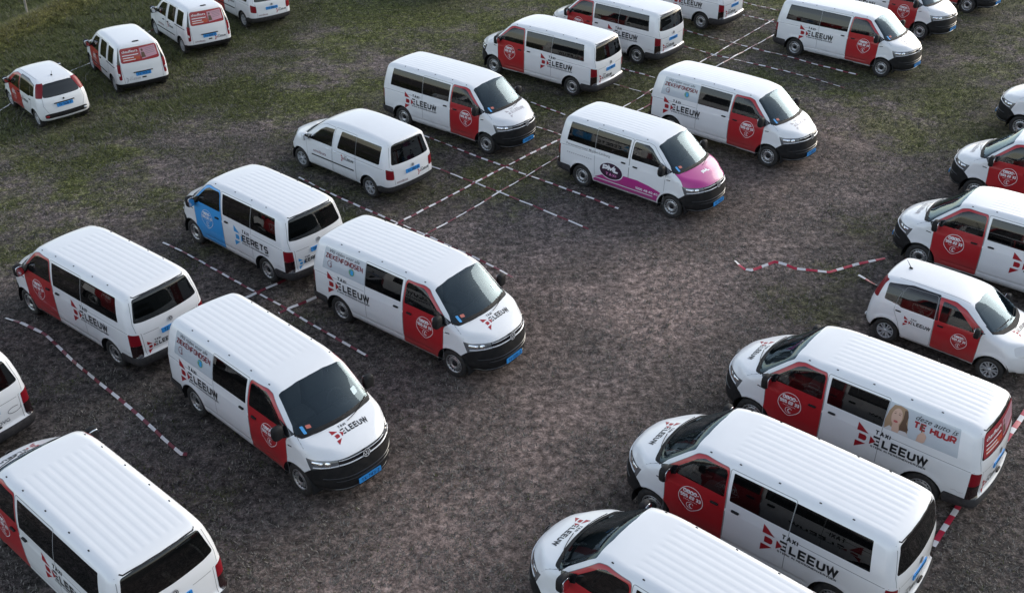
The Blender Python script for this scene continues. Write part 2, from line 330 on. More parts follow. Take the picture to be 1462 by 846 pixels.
    for nm in ('tailgate','sliding_door','front_door'):        # slivers cut off by lamps go back to the body
        if nm not in names: continue
        rid=names.index(nm); left={f for f in bm.faces if f[lay]==rid}; isl=[]
        while left:
            st=[left.pop()]; cur=[]
            while st:
                f=st.pop(); cur.append(f)
                for e in f.edges:
                    for h in e.link_faces:
                        if h in left: left.discard(h); st.append(h)
            isl.append(cur)
        isl.sort(key=len)
        for cur in isl[:-1]:
            for f in cur: f[lay]=0
    bm.verts.index_update()
    out={}
    allv=np.array([v_.co[:] for v_ in bm.verts])
    byreg={}
    for f in bm.faces: byreg.setdefault(names[f[lay]],[]).append([v_.index for v_ in f.verts])
    for k,fs in byreg.items():
        ids=sorted({i for f in fs for i in f}); mp={i:j for j,i in enumerate(ids)}
        out[k]=(allv[ids],[tuple(mp[i] for i in f) for f in fs])
    bm.free(); return out
def mirror(V): V=np.array(V,float).copy(); V[:,1]*=-1; return V
def both(VF):
    V,Fc=VF; n=len(V); return np.concatenate([V,mirror(V)]),list(Fc)+[tuple(i+n for i in f[::-1]) for f in Fc]
def flip(VF): return mirror(VF[0]),[f[::-1] for f in VF[1]]
def skin_mesh(B,name,VF,off=0.0):
    V,Fc=VF; N=B.N(V,.009); return mesh(name,V+N*off,Fc,N)
def onto(B,frame,P2,off=.003,far=2.5):
    """2-D points -> points on the body seen along a frame (origin, a, b, n)"""
    O,a,b,n=[np.array(t,float) for t in frame]; P2=np.asarray(P2,float)
    P0=O+P2[:,:1]*a+P2[:,1:2]*b+n*far; S=B.cast(P0,-n); N=B.N(S,.009); return S+N*off,N
def dense2(V,Fc,step=.06):
    bm=bmesh.new(); vs=[bm.verts.new((v[0],v[1],0)) for v in V]
    for f in Fc:
        try: bm.faces.new([vs[i] for i in f])
        except ValueError: pass
    V=np.array(V); 
    for ax in (0,1):
        lo,hi=V[:,ax].min(),V[:,ax].max(); k=math.ceil(lo/step)*step
        while k<hi:
            co=[0,0,0]; co[ax]=k; no=[0,0,0]; no[ax]=1
            bmesh.ops.bisect_plane(bm,geom=bm.verts[:]+bm.edges[:]+bm.faces[:],dist=1e-6,plane_co=co,plane_no=no); k+=step
    bmesh.ops.recalc_face_normals(bm,faces=bm.faces[:])
    for f in bm.faces:
        if f.normal.z<0: f.normal_flip()
    bm.verts.index_update(); r=(np.array([v.co[:2] for v in bm.verts]),[tuple(v.index for v in f.verts) for f in bm.faces]); bm.free(); return r
_tc={}
def text2(s,size=1,bold=0.0,sx=1.0,align='LEFT',shear=0.0):
    k=(s,bold,align,shear)
    if k not in _tc:
        c=bpy.data.curves.new('t','FONT'); c.body=s; c.size=1; c.offset=bold; c.align_x=align; c.resolution_u=2; c.shear=shear
        o=bpy.data.objects.new('t',c); col.objects.link(o); dg=bpy.context.evaluated_depsgraph_get(); me=o.evaluated_get(dg).to_mesh()
        _tc[k]=(np.array([v.co[:2] for v in me.vertices]),[tuple(p.vertices) for p in me.polygons]); o.evaluated_get(dg).to_mesh_clear()
        bpy.data.objects.remove(o); bpy.data.curves.remove(c)
    V,Fc=_tc[k]; return V*np.array([size*sx,size]),list(Fc)
def stroke(pts,w,closed=False):
    """mitred flat stroke along a polyline"""
    P=[np.array(p,float) for p in pts]; n=len(P); V=[];Fc=[]
    for i in range(n):
        a=P[i-1] if (i>0 or closed) else P[i]; c=P[(i+1)%n] if (i<n-1 or closed) else P[i]
        d1=P[i]-a; d2=c-P[i]; d1=d1/(np.linalg.norm(d1)) if np.linalg.norm(d1)>0 else None; d2=d2/np.linalg.norm(d2) if np.linalg.norm(d2)>0 else None
        if d1 is None:d1=d2
        if d2 is None:d2=d1
        t=d1+d2; t/=np.linalg.norm(t)+1e-9; nn=np.array([-t[1],t[0]]); k=w/2/max(.35,nn@np.array([-d1[1],d1[0]]))
        V+=[P[i]+nn*k,P[i]-nn*k]
    m=n if closed else n-1
    for i in range(m): j=(i+1)%n; Fc.append((2*i,2*i+1,2*j+1,2*j))
    return np.array(V),Fc
def ell(cx,cy,a,b,n=28): return (np.array([(cx+a*math.cos(2*math.pi*i/n),cy+b*math.sin(2*math.pi*i/n)) for i in range(n)]),[tuple(range(n))])
def pg(*pts): return (np.array(pts,float),[tuple(range(len(pts)))])
def sh(VF,dx=0,dy=0,s=1): return (np.asarray(VF[0])*s+np.array([dx,dy]),VF[1])
# letters with square techno strokes (unit cap height)
_c=.14
GL={'E':[[(.62,0),(0,0),(0,1),(.62,1)],[(0,.5),(.55,.5)]],'L':[[(0,1),(0,0),(.58,0)]],'U':[[(0,1),(0,_c),(_c,0),(.6-_c,0),(.6,_c),(.6,1)]],'W':[[(0,1),(.24,0),(.48,.9),(.72,0),(.96,1)]],
 'T':[[(0,1),(.66,1)],[(.33,1),(.33,0)]],'A':[[(0,0),(.32,1),(.64,0)],[(.12,.32),(.52,.32)]],'X':[[(0,0),(.6,1)],[(0,1),(.6,0)]],'I':[[(0,0),(0,1)]],
 'G':[[(.6,1-_c*.2),(.6-_c,1),(_c,1),(0,1-_c),(0,_c),(_c,0),(.6-_c,0),(.6,_c),(.6,.48),(.34,.48)]],'R':[[(0,0),(0,1),(.6-_c,1),(.6,1-_c),(.6,.55),(.5,.42),(0,.42)],[(.32,.42),(.62,0)]],
 'S':[[(.6,1),(_c,1),(0,1-_c),(0,.6),(.1,.5),(.5,.5),(.6,.4),(.6,_c),(.6-_c,0),(0,0)]],'D':[[(0,0),(0,1),(.5,1),(.66,.82),(.66,.18),(.5,0),(0,0)]],
 'P':[[(0,0),(0,1),(.6-_c,1),(.6,1-_c),(.6,.5),(.5,.38),(0,.38)]],'M':[[(0,0),(0,1),(.36,.3),(.72,1),(.72,0)]],'N':[[(0,0),(0,1),(.6,0),(.6,1)]],'O':[[(_c,0),(.6-_c,0),(.6,_c),(.6,1-_c),(.6-_c,1),(_c,1),(0,1-_c),(0,_c),(_c,0)]],
 'K':[[(0,0),(0,1)],[(.6,1),(.02,.48),(.6,0)]],'V':[[(0,1),(.32,0),(.64,1)]],'Z':[[(0,1),(.6,1),(0,0),(.6,0)]],'F':[[(0,0),(0,1),(.6,1)],[(0,.5),(.5,.5)]],'H':[[(0,0),(0,1)],[(.6,0),(.6,1)],[(0,.5),(.6,.5)]],
 '0':[[(_c,0),(.6-_c,0),(.6,_c),(.6,1-_c),(.6-_c,1),(_c,1),(0,1-_c),(0,_c),(_c,0)]],'8':[[(.05,0),(.55,0),(.6,.1),(.6,.4),(.5,.5),(.6,.6),(.6,.9),(.55,1),(.05,1),(0,.9),(0,.6),(.1,.5),(0,.4),(0,.1),(.05,0)],[(.1,.5),(.5,.5)]],
 '5':[[(.58,1),(0,1),(0,.55),(.48,.55),(.6,.43),(.6,_c),(.46,0),(0,0)]],'2':[[(0,.95),(.08,1),(.48,1),(.6,.88),(.6,.6),(.48,.5),(.12,.5),(0,.38),(0,0),(.62,0)]],'3':[[(0,1),(.48,1),(.6,.88),(.6,.6),(.5,.5),(.6,.4),(.6,.12),(.48,0),(0,0)],[(.15,.5),(.5,.5)]],
 '-':[[(0,.5),(.35,.5)]],'.':[[(0,0),(0,.14)]],'1':[[(.1,.8),(.3,1),(.3,0)]],'7':[[(0,1),(.6,1),(.2,0)]],'4':[[(.5,0),(.5,1),(0,.3),(.65,.3)]],'9':[[(.6,.5),(.12,.5),(0,.6),(0,.9),(.1,1),(.5,1),(.6,.9),(.6,.1),(.5,0),(0,0)]],'6':[[(.6,1),(.1,1),(0,.9),(0,.1),(.1,0),(.5,0),(.6,.1),(.6,.42),(.5,.52),(0,.52)]],
 'B':[[(0,0),(0,1),(.46,1),(.56,.9),(.56,.6),(.46,.52),(0,.52)],[(.46,.52),(.6,.42),(.6,.1),(.5,0),(0,0)]]}
def word(s,h,w,gap=.26,sx=1.0,x=0,y=0):
    parts=[];cx=0.
    for ch in s:
        if ch==' ': cx+=.45; continue
        g=GL[ch]; m=max(p[0] for q in g for p in q)
        for q in g:
            V,Fc=stroke([((cx+p[0])*h*sx,(w/2+p[1]*(h-w))) for p in q],w); parts.append((V,Fc))
        cx+=m+gap+w/h*.35
    V,Fc=join([(np.c_[v,np.zeros(len(v))],f) for v,f in parts]); return V[:,:2]+np.array([x,y]),Fc,cx*h*sx
def j2(parts):
    V,Fc=join([(np.c_[v,np.zeros(len(v))],f) for v,f in parts]); return V[:,:2],Fc
def decal(B,name,frame,VF,off=.003,step=.06):
    V,Fc=dense2(*VF,step=step); S,N=onto(B,frame,V,off); n=np.array(frame[3],float)
    a=np.array(frame[1],float); b=np.array(frame[2],float)
    if np.cross(a,b)@n<0: Fc=[f[::-1] for f in Fc]
    return mesh(name,S,Fc,N)
def ribbon(B,S,width,off=.0015,h=0.0,closed=False):
    """strip lying on the body through surface points S"""
    S=np.asarray(S); N=B.N(S,.009); n=len(S)
    T=np.roll(S,-1,0)-np.roll(S,1,0)
    if not closed: T[0]=S[1]-S[0]; T[-1]=S[-1]-S[-2]
    T/=np.linalg.norm(T,axis=1,keepdims=True)+1e-9; U=np.cross(T,N)
    if h<=0:
        V=np.concatenate([S+U*width/2+N*off,S-U*width/2+N*off]); m=n if closed else n-1
        return V,[(i,(i+1)%n,n+(i+1)%n,n+i) for i in range(m)],np.concatenate([N,N])
    pr=[(width/2,-.004),(width/2*.8,h),(-width/2*.8,h),(-width/2,-.004)]
    V=np.concatenate([S+U*a+N*b for a,b in pr]); m=n if closed else n-1; Fc=[]
    for j in range(3):
        for i in range(m): k=(i+1)%n; Fc.append((j*n+i,j*n+k,(j+1)*n+k,(j+1)*n+i))
    return V,Fc,None
def dens(P,step=.08,closed=False):
    P=[np.array(p,float) for p in P]; out=[]; n=len(P)
    for i in range(n if closed else n-1):
        a,b=P[i],P[(i+1)%n]; k=max(1,int(np.linalg.norm(b-a)/step)); out+=[a+(b-a)*t/k for t in range(k)]
    if not closed: out.append(P[-1])
    return np.array(out)
LEFT=lambda x,z:((x,0,z),(-1,0,0),(0,0,1),(0,1,0)); RIGHT=lambda x,z:((x,0,z),(1,0,0),(0,0,1),(0,-1,0))
REAR=lambda y,z:((0,y,z),(0,-1,0),(0,0,1),(-1,0,0)); NOSE=lambda y,z:((0,y,z),(0,1,0),(0,0,1),(1,0,0)); HOOD=lambda x,y:((x,y,0),(0,1,0),(-1,0,0),(0,0,1))
def side_frame(s,x,z): return LEFT(x,z) if s>0 else RIGHT(x,z)
# ---------------------------------------------------------------- vehicle kit: a part = (name, mesh, material, children)
class Part:
    def __init__(s,name,me,m,kids=None,loc=None,rot=None,key=None): s.name=name; s.me=me; s.m=m; s.kids=kids or []; s.loc=loc; s.rot=rot; s.key=key or name
def spawn(p,parent,over):
    m=over.get(p.key,p.m)
    if m=='-': return
    o=place(p.name,p.me,m,parent,p.loc,p.rot)
    if p.name in ('rim_slot',): o['kind']='stuff'
    for k in p.kids: spawn(k,o,over)
def wheel_part(kind,side,x,y,r):
    """side +1 left / -1 right; wheel axis along y, outer face outward"""
    key=(kind,r)
    if key not in wheel_part.c:
        w=.20 if r>.32 else .17; t=r
        rim_r=t*.655
        ty=lathe([(rim_r,.0),(rim_r+.012,.012),(t*.86,.016),(t*.96,.0),(t,-.03),(t,-w+.03),(t*.96,-w),(rim_r,-w)],44)
        tm=mesh('tyre',*ty)
        if kind=='steel':
            rim=lathe([(rim_r,-.01),(rim_r-.006,.004),(rim_r-.022,.004),(rim_r-.03,-.014),(rim_r-.045,-.03),(rim_r*.72,-.022),(rim_r*.62,-.006),(rim_r*.50,-.004),(rim_r*.42,-.03),(rim_r*.30,-.035)],44)
            sl=[]
            for i in range(16):
                a=2*math.pi*i/16; V,Fc=box(rim_r*.79,-.020,0,.034,.008,.026); c,s_=math.cos(a),math.sin(a)
                V=np.stack([V[:,0]*c-V[:,2]*s_,V[:,1],V[:,0]*s_+V[:,2]*c],-1); sl.append((V,Fc))
            hub=lathe([(.0,-.004),(rim_r*.20,-.006),(rim_r*.27,-.016),(rim_r*.32,-.036)],24)
            kids=[Part('rim',mesh('rim',*rim),'silver',[Part('rim_slot',mesh('rim_slots',*join(sl),smooth_=False),'dark')]),Part('hub_cap',mesh('hub_cap',*hub),'dark')]
        else:
            rim=lathe([(rim_r,-.01),(rim_r-.006,.004),(rim_r-.016,.002),(rim_r-.02,-.03),(rim_r-.02,-.07)],44); back=lathe([(rim_r-.01,-.075),(.0,-.075)],44)
            n=kind; sp=[]
            for i in range(n):
                for d in (-.10,.10):
                    a=2*math.pi*i/n
                    P=np.array([(rim_r*.16,-.012,d*.06),(rim_r*.55,-.006,d*.22*rim_r/.2),(rim_r-.012,-.004,d*.42*rim_r/.2)])
                    V=[];wd=[.026,.020,.026]
                    for p,ww in zip(P,wd): V+=[p+(0,0,-ww*.62),p+(0,0,ww*.62),p+(0,-.03,ww*.62),p+(0,-.03,-ww*.62)]
                    Fc=[]
                    for k in range(2):
                        for j in range(4): Fc.append((k*4+j,k*4+(j+1)%4,k*4+4+(j+1)%4,k*4+4+j))
                    V=np.array(V); c,s_=math.cos(a),math.sin(a)
                    sp.append((np.stack([V[:,0]*c-V[:,2]*s_,V[:,1],V[:,0]*s_+V[:,2]*c],-1),Fc))
            hub=lathe([(0,.0),(rim_r*.2,-.002),(rim_r*.24,-.03)],20)
            kids=[Part('rim',mesh('rim',*join([rim]+sp),smooth_=False),'alloy',[Part('brake_disc',mesh('brake',*back),'dark')]),Part('hub_cap',mesh('hub_cap',*hub),'alloy')]
        wheel_part.c[key]=(tm,kids)
    tm,kids=wheel_part.c[key]
    return Part('wheel',tm,'rubber',kids,loc=(x,side*y,r),rot=(0,0,0) if side>0 else (0,0,math.pi))
wheel_part.c={}
def liners(L,r,y0,y1):
    out=[]
    for cx in (0,L):
        for s in (1,-1):
            V=[];n=20
            for i in range(n+1):
                a=math.pi*(-.08+1.16*i/n)
                for yy in (y1,y0): V.append((cx+r*math.cos(a),s*yy,.33+r*math.sin(a)))
            Fc=[(2*i,2*i+1,2*i+3,2*i+2) for i in range(n)]
            Fc.append(tuple(range(1,2*n+2,2))); out.append(Part('wheel_arch',mesh('liner',np.array(V),Fc),'dark'))
    return out
def seat_mesh(w):
    return mesh('seat',*join([supel(0,0,.12,.25,w/2,.10,.4,.35),supel(-.27,0,.46,.085,w/2*.93,.36,.5,.4)]))
def head_mesh(ys): return mesh('headrest',*join([supel(-.33,y,.90,.055,.13,.09,.6,.5,12,6) for y in ys]))
def mirror_part(s,x,y,z,sc_=1.0,m='black'):
    hs=mesh('mirror',*join([supel(x,s*(y+.15*sc_),z+.02,.075*sc_,.115*sc_,.145*sc_,.55,.6,16,10),tube([(x+.05*sc_,s*(y-.03),z-.12*sc_),(x+.03*sc_,s*(y+.05*sc_),z-.10*sc_),(x,s*(y+.12*sc_),z-.06*sc_)],.032*sc_)]))
    g=mesh('mirror_glass',*supel(x-.066*sc_,s*(y+.152*sc_),z+.02,.012,.095*sc_,.12*sc_,.5,.5,14,6))
    return Part('wing_mirror',hs,m,[Part('mirror_glass',g,'mirror')])
def badge(x,y,z,n,r,ring='bright',emblem='vw'):
    """round badge facing n"""
    n=np.array(n,float); n/=np.linalg.norm(n); a=np.cross((0,0,1.),n); a/=np.linalg.norm(a); b=np.cross(n,a); O=np.array([x,y,z])
    def to3(V2,h): V2=np.asarray(V2); return O+V2[:,:1]*a+V2[:,1:2]*b+n*h
    d,f=ell(0,0,r,r); disc=mesh('badge_disc',to3(d,.006),f,smooth_=False)
    th=np.linspace(0,2*math.pi,29)[:-1]; parts=[stroke([(r*.93*math.cos(t),r*.93*math.sin(t)) for t in th],r*.16,True)]
    if emblem=='vw':
        q=r*.80
        parts+=[stroke([(-q*.42,q*.88),(0,q*.12),(q*.42,q*.88)],r*.15),stroke([(-q*.88,q*.42),(-q*.42,-q*.80),(0,-q*.02),(q*.42,-q*.80),(q*.88,q*.42)],r*.15)]
    V=[to3(v,.011) for v,_ in parts]; me=mesh('badge_ring',*join([(v,p[1]) for v,p in zip(V,parts)]),smooth_=False)
    return Part('badge',disc,'gloss',[Part('emblem',me,ring)])
PLATES=['TX-743-Z','TV-026-Z','TZ-382-R','TP-508-F']
def plate_parts(B,x,z,s,tilt=0,w=.52,h=.11,off=.02):
    """s=+1 front, -1 rear; x,z centre"""
    out=[]; n=np.array([s*math.cos(tilt),0,math.sin(tilt)]); a=np.array([0,s*1.,0]); b=np.cross(n,a); O=np.array([x,0,z])+n*off
    V2,_=rpoly([(-w/2,-h/2),(w/2,-h/2),(w/2,h/2),(-w/2,h/2)],.012,2),0
    m=len(V2); V=np.concatenate([O+V2[:,:1]*a+V2[:,1:]*b,O-n*.02+V2[:,:1]*a+V2[:,1:]*b]); Fc=[tuple(range(m))]+[(i,(i+1)%m,m+(i+1)%m,m+i)[::-1] for i in range(m)]
    pm=mesh('plate',V,Fc,smooth_=False)
    for t in PLATES:
        q=[word(t,.072,.012,.2,.92)]; wd=q[0][2]; V2,F2=q[0][0]-np.array([wd/2-.012,.036]),q[0][1]
        out.append(mesh('plate_text',O+n*.002+V2[:,:1]*a+V2[:,1:]*b,F2,smooth_=False))
    return pm,out
def outline_seam(B,frame_n,pts,w=.010,closed=True,step=.07):
    """panel gap following an outline given as (projected) points; frame_n: (a,b,n) basis"""
    a,b,n=[np.array(t,float) for t in frame_n]; P=dens([p for p in pts],step,closed)
    P0=P[:,:1]*a+P[:,1:]*b+n*3; S=B.cast(P0,-n); V,Fc,N=ribbon(B,S,w,.0012,closed=closed); return V,Fc
def seams(B,lst,w=.010,name='panel_gap',m='seam'):
    """one part per panel gap"""
    out=[]
    for basis,pts,closed,mir in lst:
        v,f=outline_seam(B,basis,pts,w,closed); out.append(Part(name,mesh(name,v,f,B.N(v,.009)),m))
        if mir: v2=mirror(v); out.append(Part(name,mesh(name,v2,[q[::-1] for q in f],B.N(v2,.009)),m))
    return out
def bar_on(B,basis,pts,w,h,mir=False,closed=False,step=.06):
    a,b,n=[np.array(t,float) for t in basis]; P=dens(pts,step,closed); S=B.cast(P[:,:1]*a+P[:,1:]*b+n*3,-n)
    V,Fc,_=ribbon(B,S,w,h=h,closed=closed)
    if mir: V,Fc=join([(V,Fc),(mirror(V),[q[::-1] for q in Fc])])
    return mesh('bar',V,Fc)
def handle(s,x,y,z,w=.16):
    return mesh('handle',*supel(x,s*(y+.012),z,w/2,.022,.018,.5,.5,12,6))
def wiper(B,pts,w=.014):
    a,b,n=[np.array(t,float) for t in FRONT]; P=dens(pts,.1); S=B.cast(P[:,:1]*a+P[:,1:]*b+n*3,-n)+B.N(B.cast(P[:,:1]*a+P[:,1:]*b+n*3,-n))*.02
    return mesh('wiper',*tube(S,w/2,5))
# ---------------------------------------------------------------- liveries
def flag(h): return [pg((0,h),(0,h*.76),(h*.30,h*.76),(h*.36,h*.55)) ]
def leeuw(name='DE LEEUW',sub=True):
    """flag, letters; 1.33 m wide, origin at the flag's lower left corner; returns dict colour -> 2-D faces"""
    H=.55; y0,y1=.150,.385
    xt=lambda y: .37*(1-abs(y-.275)/.275)
    red=[pg((0,H),(0,y1),(xt(y1),y1)),pg((0,y0),(0,0),(xt(y0),y0)),pg((.05,.205),(.165,.205),(.195,.235),(.195,.30),(.165,.33),(.05,.33)),
         pg((.262,.360),(.262,.178),(.37,.275))]
    blk=[]
    if name=='DE LEEUW':
        blk+=[stroke([(.44,.225),(.345,.225)],.042),stroke([(.435,.302),(.375,.302)],.036),stroke([(.44,.379),(.315,.379)],.042)]
        V,Fc,_=word('LEEUW',.195,.044,.19,1.0,.51,.205); V[:,0]=.51+(V[:,0]-.51)*.82/(V[:,0].max()-.51); blk.append((V,Fc))
    else:
        V,Fc,_=word('EERETS',.195,.044,.19,1.0,.33,.205); V[:,0]=.33+(V[:,0]-.33)*1.0/(V[:,0].max()-.33); blk.append((V,Fc))
    V,Fc,_=word('TAXI',.095,.021,.24,1.0,.33,.437); blk.append((V,Fc))
    tag=[]
    if sub:
        V,Fc,_=word('STERK IN PERSONENVERVOER',.042,.009,.25,.95,.30,.135); V[:,0]=.30+(V[:,0]-.30)*1.02/(V[:,0].max()-.30); tag.append((V,Fc))
    return j2(red),j2(blk),(j2(tag) if tag else None)
def shield():
    """guitar-pick outline with the phone number; centred, .47 x .50"""
    o=[]
    for t in np.linspace(0,2*math.pi,41)[:-1]:
        c,s_=math.cos(t),math.sin(t); y=.25*s_; wd=.235*(1 if s_>-.05 else (1-((-.05-s_)/.95)**2.2*.55)); o.append((wd*abs(c)**.85*np.sign(c)*(1 if s_<.2 else 1-.10*(s_-.2)),y+.0))
    W=[stroke(o,.011,True)]
    V,Fc,w_=word('0800-',.075,.019,.2,1.0,0,.105); V[:,0]-=w_/2-.01; W.append((V,Fc))
    V,Fc,w_=word('555 22 33',.075,.019,.16,1.0,0,.005); V[:,0]*=.40/w_; V[:,0]-=.195; W.append((V,Fc))
    for k in range(9): W.append(stroke([(-.13+k*.03,-.035),(-.112+k*.03,-.035)],.010))
    W.append(stroke([(.065*math.cos(t),-.135+.065*math.sin(t)) for t in np.linspace(.35,2*math.pi-.6,22)],.009))
    W.append(stroke([(.022,-.098),(-.006,-.112),(-.012,-.14),(.0,-.168),(.028,-.174)],.017))
    return j2(W)
def livery_side(B,s,x_start,z_base,which='DE LEEUW',keys=('flag','letters'),scale=1.0,sub=True):
    red,blk,tg=leeuw(which,sub); f=side_frame(s,x_start,z_base)
    out=[Part('logo_flag',decal(B,'logo_flag',f,(red[0]*scale,red[1]),.0035),'lred' if which=='DE LEEUW' else 'lblue',key=keys[0]),
         Part('lettering',decal(B,'lettering',f,(blk[0]*scale,blk[1]),.0045),'ink',key=keys[1])]
    if tg: out.append(Part('lettering',decal(B,'lettering_small',f,(tg[0]*scale,tg[1]),.0045),'ink',key=keys[1]))
    return out
def frame_logo(B,f,scale,faint=False,which='DE LEEUW',off=.004):
    red,blk,tg=leeuw(which,False)
    return [Part('logo_flag',decal(B,'logo_flag',f,(red[0]*scale,red[1]),off),('lred' if which=='DE LEEUW' else 'lblue') if not faint else 'faint'),Part('lettering',decal(B,'lettering',f,(blk[0]*scale,blk[1]),off+.001),'ink' if not faint else 'faint')]
def dec(B,name,f,parts,m,off=.004): return Part(name,decal(B,name,f,j2(parts),off),m)
# ---------------------------------------------------------------- long / short passenger van
def arch_f(cx,wz,r): return rpoly([(cx+r*math.cos(t),wz+r*math.sin(t)) for t in np.linspace(0,2*math.pi,27)[:-1]],.001,1)
def van_type(L):
    B=t6_body(L); F=L; long_=L>3.2; g=.88 if long_ else .46; re_=-.44 if long_ else -.50
    fs=lambda c:c.y>.42
    door=rpoly([(F-.215,1.22),(F-.235,.80),(F-.235,.36),(F-1.385,.36),(F-1.39,.9),(F-1.378,1.36),(F-1.345,1.80),(F-1.32,1.905),(F-.86,1.905),(F-.70,1.865),(F-.10,1.30)],.05)
    slid=rpoly([(F-1.397,.36),(g-.01,.36),(g-.01,1.905),(F-1.35,1.905),(F-1.39,1.36),(F-1.40,.9)],.04)
    if not long_: slid=rpoly([(F-1.397,.36),(.50,.36),(.46,.6),(g-.01,1.0),(g-.01,1.905),(F-1.35,1.905),(F-1.39,1.36),(F-1.40,.9)],.04)
    win=rpoly([(F-.40,1.372),(F-.40,1.50),(F-.73,1.795),(F-.86,1.855),(F-1.27,1.858),(F-1.31,1.80),(F-1.335,1.40),(F-1.325,1.368)],.03)
    trim=[(F-.06,1.335),(F-.185,1.245),(F-.41,1.345),(F-.41,1.52)]
    paneA=rpoly([(F-1.445,1.345),(F-1.42,1.862),(g+.001,1.868),(g+.001,1.335)],.02); paneB=rpoly([(g-.001,1.335),(g-.001,1.868),(re_+.05,1.862),(re_-.03,1.36),(re_-.03,1.335)],.02)
    tg=rpoly([(-.2,.60),(.685,.60),(.70,1.10),(.80,1.17),(.815,1.36),(.72,1.88),(.63,1.945),(-.2,1.965)],.03); rw=rpoly([(-.2,1.335),(.6,1.35),(.79,1.378),(.665,1.862),(.45,1.885),(-.2,1.892)],.05)
    wsf=rpoly([(-.2,1.362),(.4,1.358),(.7,1.342),(.836,1.325),(.80,1.45),(.715,1.86),(.64,1.895),(.3,1.93),(-.2,1.938)],.03)
    cowl=[(-.2,1.315),(.3,1.312),(.6,1.300),(.80,1.288),(.86,1.31),(.80,1.45),(-.2,1.45)]
    hood=[(F-.3,-.3),(F-.3,.80),(F-.02,.835),(F+.14,.865),(F+.32,.895),(F+.5,.85),(F+.66,.76),(F+.80,.64),(F+1,.58),(F+1,-.3)]
    feats=[('front_bumper',SIDE,[(F+.20,-.1),(F+.22,.60),(F+.25,.69),(F+.40,.815),(F+.55,.85),(F+.74,.862),(F+1.2,.862),(F+1.2,-.1)],lambda c:c.x>F+.1,None),
     ('headlight',SIDE,[(F+.285,1.035),(F+.445,1.002),(F+.58,1.0),(F+.83,1.004),(F+.86,.862),(F+.67,.856),(F+.5,.83),(F+.385,.80)],lambda c:c.y>.52 and c.x>F+.2,None),
     ('grille',FRONT,[(-.2,.862),(.535,.862),(.535,1.0),(.3,1.01),(-.2,1.015)],lambda c:c.x>F+.4 and c.z<1.1,None),
     ('cowl',FRONT,cowl,lambda c:c.x>F-.2 and c.z>1.15,None),('windscreen',FRONT,wsf,lambda c:c.x>F-1.1 and c.z>1.2,None),
     ('bonnet',TOP,hood,lambda c:c.x>F-.15 and c.z>.985,('body',)),
     ('front_door',SIDE,door,fs,('body',)),('sliding_door',SIDE,slid,fs,('body',)),('window_trim',SIDE,trim,lambda c:c.y>.6,('body','front_door')),('door_window',SIDE,win,fs,('front_door','window_trim')),
     ('side_window',SIDE,paneA,fs,None),('rear_side_window',SIDE,paneB,fs,None),
     ('tailgate',FRONT,tg,lambda c:c.x<-.5,('body',)),('rear_window',FRONT,rw,lambda c:c.x<-.5,None),
     ('tail_light',DIAG,rpoly([(.118,1.15),(-.10,1.105),(-.115,.86),(.12,.86)],.02),lambda c:c.x<-.55 and c.y>.55,None),
     ('tail_light_base',DIAG,[(.12,.857),(-.115,.857),(-.118,.585),(.122,.575)],lambda c:c.x<-.55 and c.y>.55,None),
     ('rear_bumper',SIDE,[(-.38,-.1),(-.38,.53),(-.41,.572),(-1.3,.585),(-1.3,-.1)],lambda c:c.x<-.3,None),
     ('arch',SIDE,arch_f(0,.34,.41),lambda c:c.y>.45,None),('arch',SIDE,arch_f(F,.34,.41),lambda c:c.y>.45,None)]
    S=shell(B,feats,dy=.02)
    P=[]
    def cen(nm,m,key=None,off=0,kids=None): P.append(Part(nm,skin_mesh(B,nm,both(S[key or nm]),off),m,kids)); return P[-1]
    def lr(nm,m,kids=None,reg=None,off=0):
        for s in (1,-1): P.append(Part(nm,skin_mesh(B,nm,S[reg or nm] if s>0 else flip(S[reg or nm]),off),m,(kids(s) if kids else None)))
    cen('body','white'); cen('underbody','dark'); cen('bonnet','white',off=.001); cen('front_bumper','black',off=.006)
    cen('rear_bumper','greybump',off=.010); cen('windscreen','wind'); cen('cowl','black')
    gb=[(y,.925+.0*y) for y in np.linspace(-.53,.53,9)]
    cen('grille','gloss',kids=[Part('grille_bar',bar_on(B,FRONT,[(y,.893) for y in (-.53,.53)],.022,.014),'bright'),Part('grille_bar',bar_on(B,FRONT,[(y,.975) for y in (-.52,.52)],.010,.008),'bright')])
    def doorkids(s):
        sg=1 if s>0 else -1
        k=[Part('door_window',skin_mesh(B,'door_window',S['door_window'] if s>0 else flip(S['door_window'])),'clear'),Part('door_handle',handle(s,F-1.19,.945,1.17),'black')]
        k.append(Part('phone_emblem',decal(B,'phone_emblem',side_frame(s,F-.75,.985),shield(),.004),'lwhite')); return k
    lr('front_door','red',doorkids)
    lr('sliding_door','white',lambda s:[Part('side_window',skin_mesh(B,'side_window',S['side_window'] if s>0 else flip(S['side_window'])),'privacy'),Part('door_handle',handle(s,F-1.58,.945,1.19,.15),'black')])
    lr('rear_side_window','privacy'); lr('window_trim','gloss')
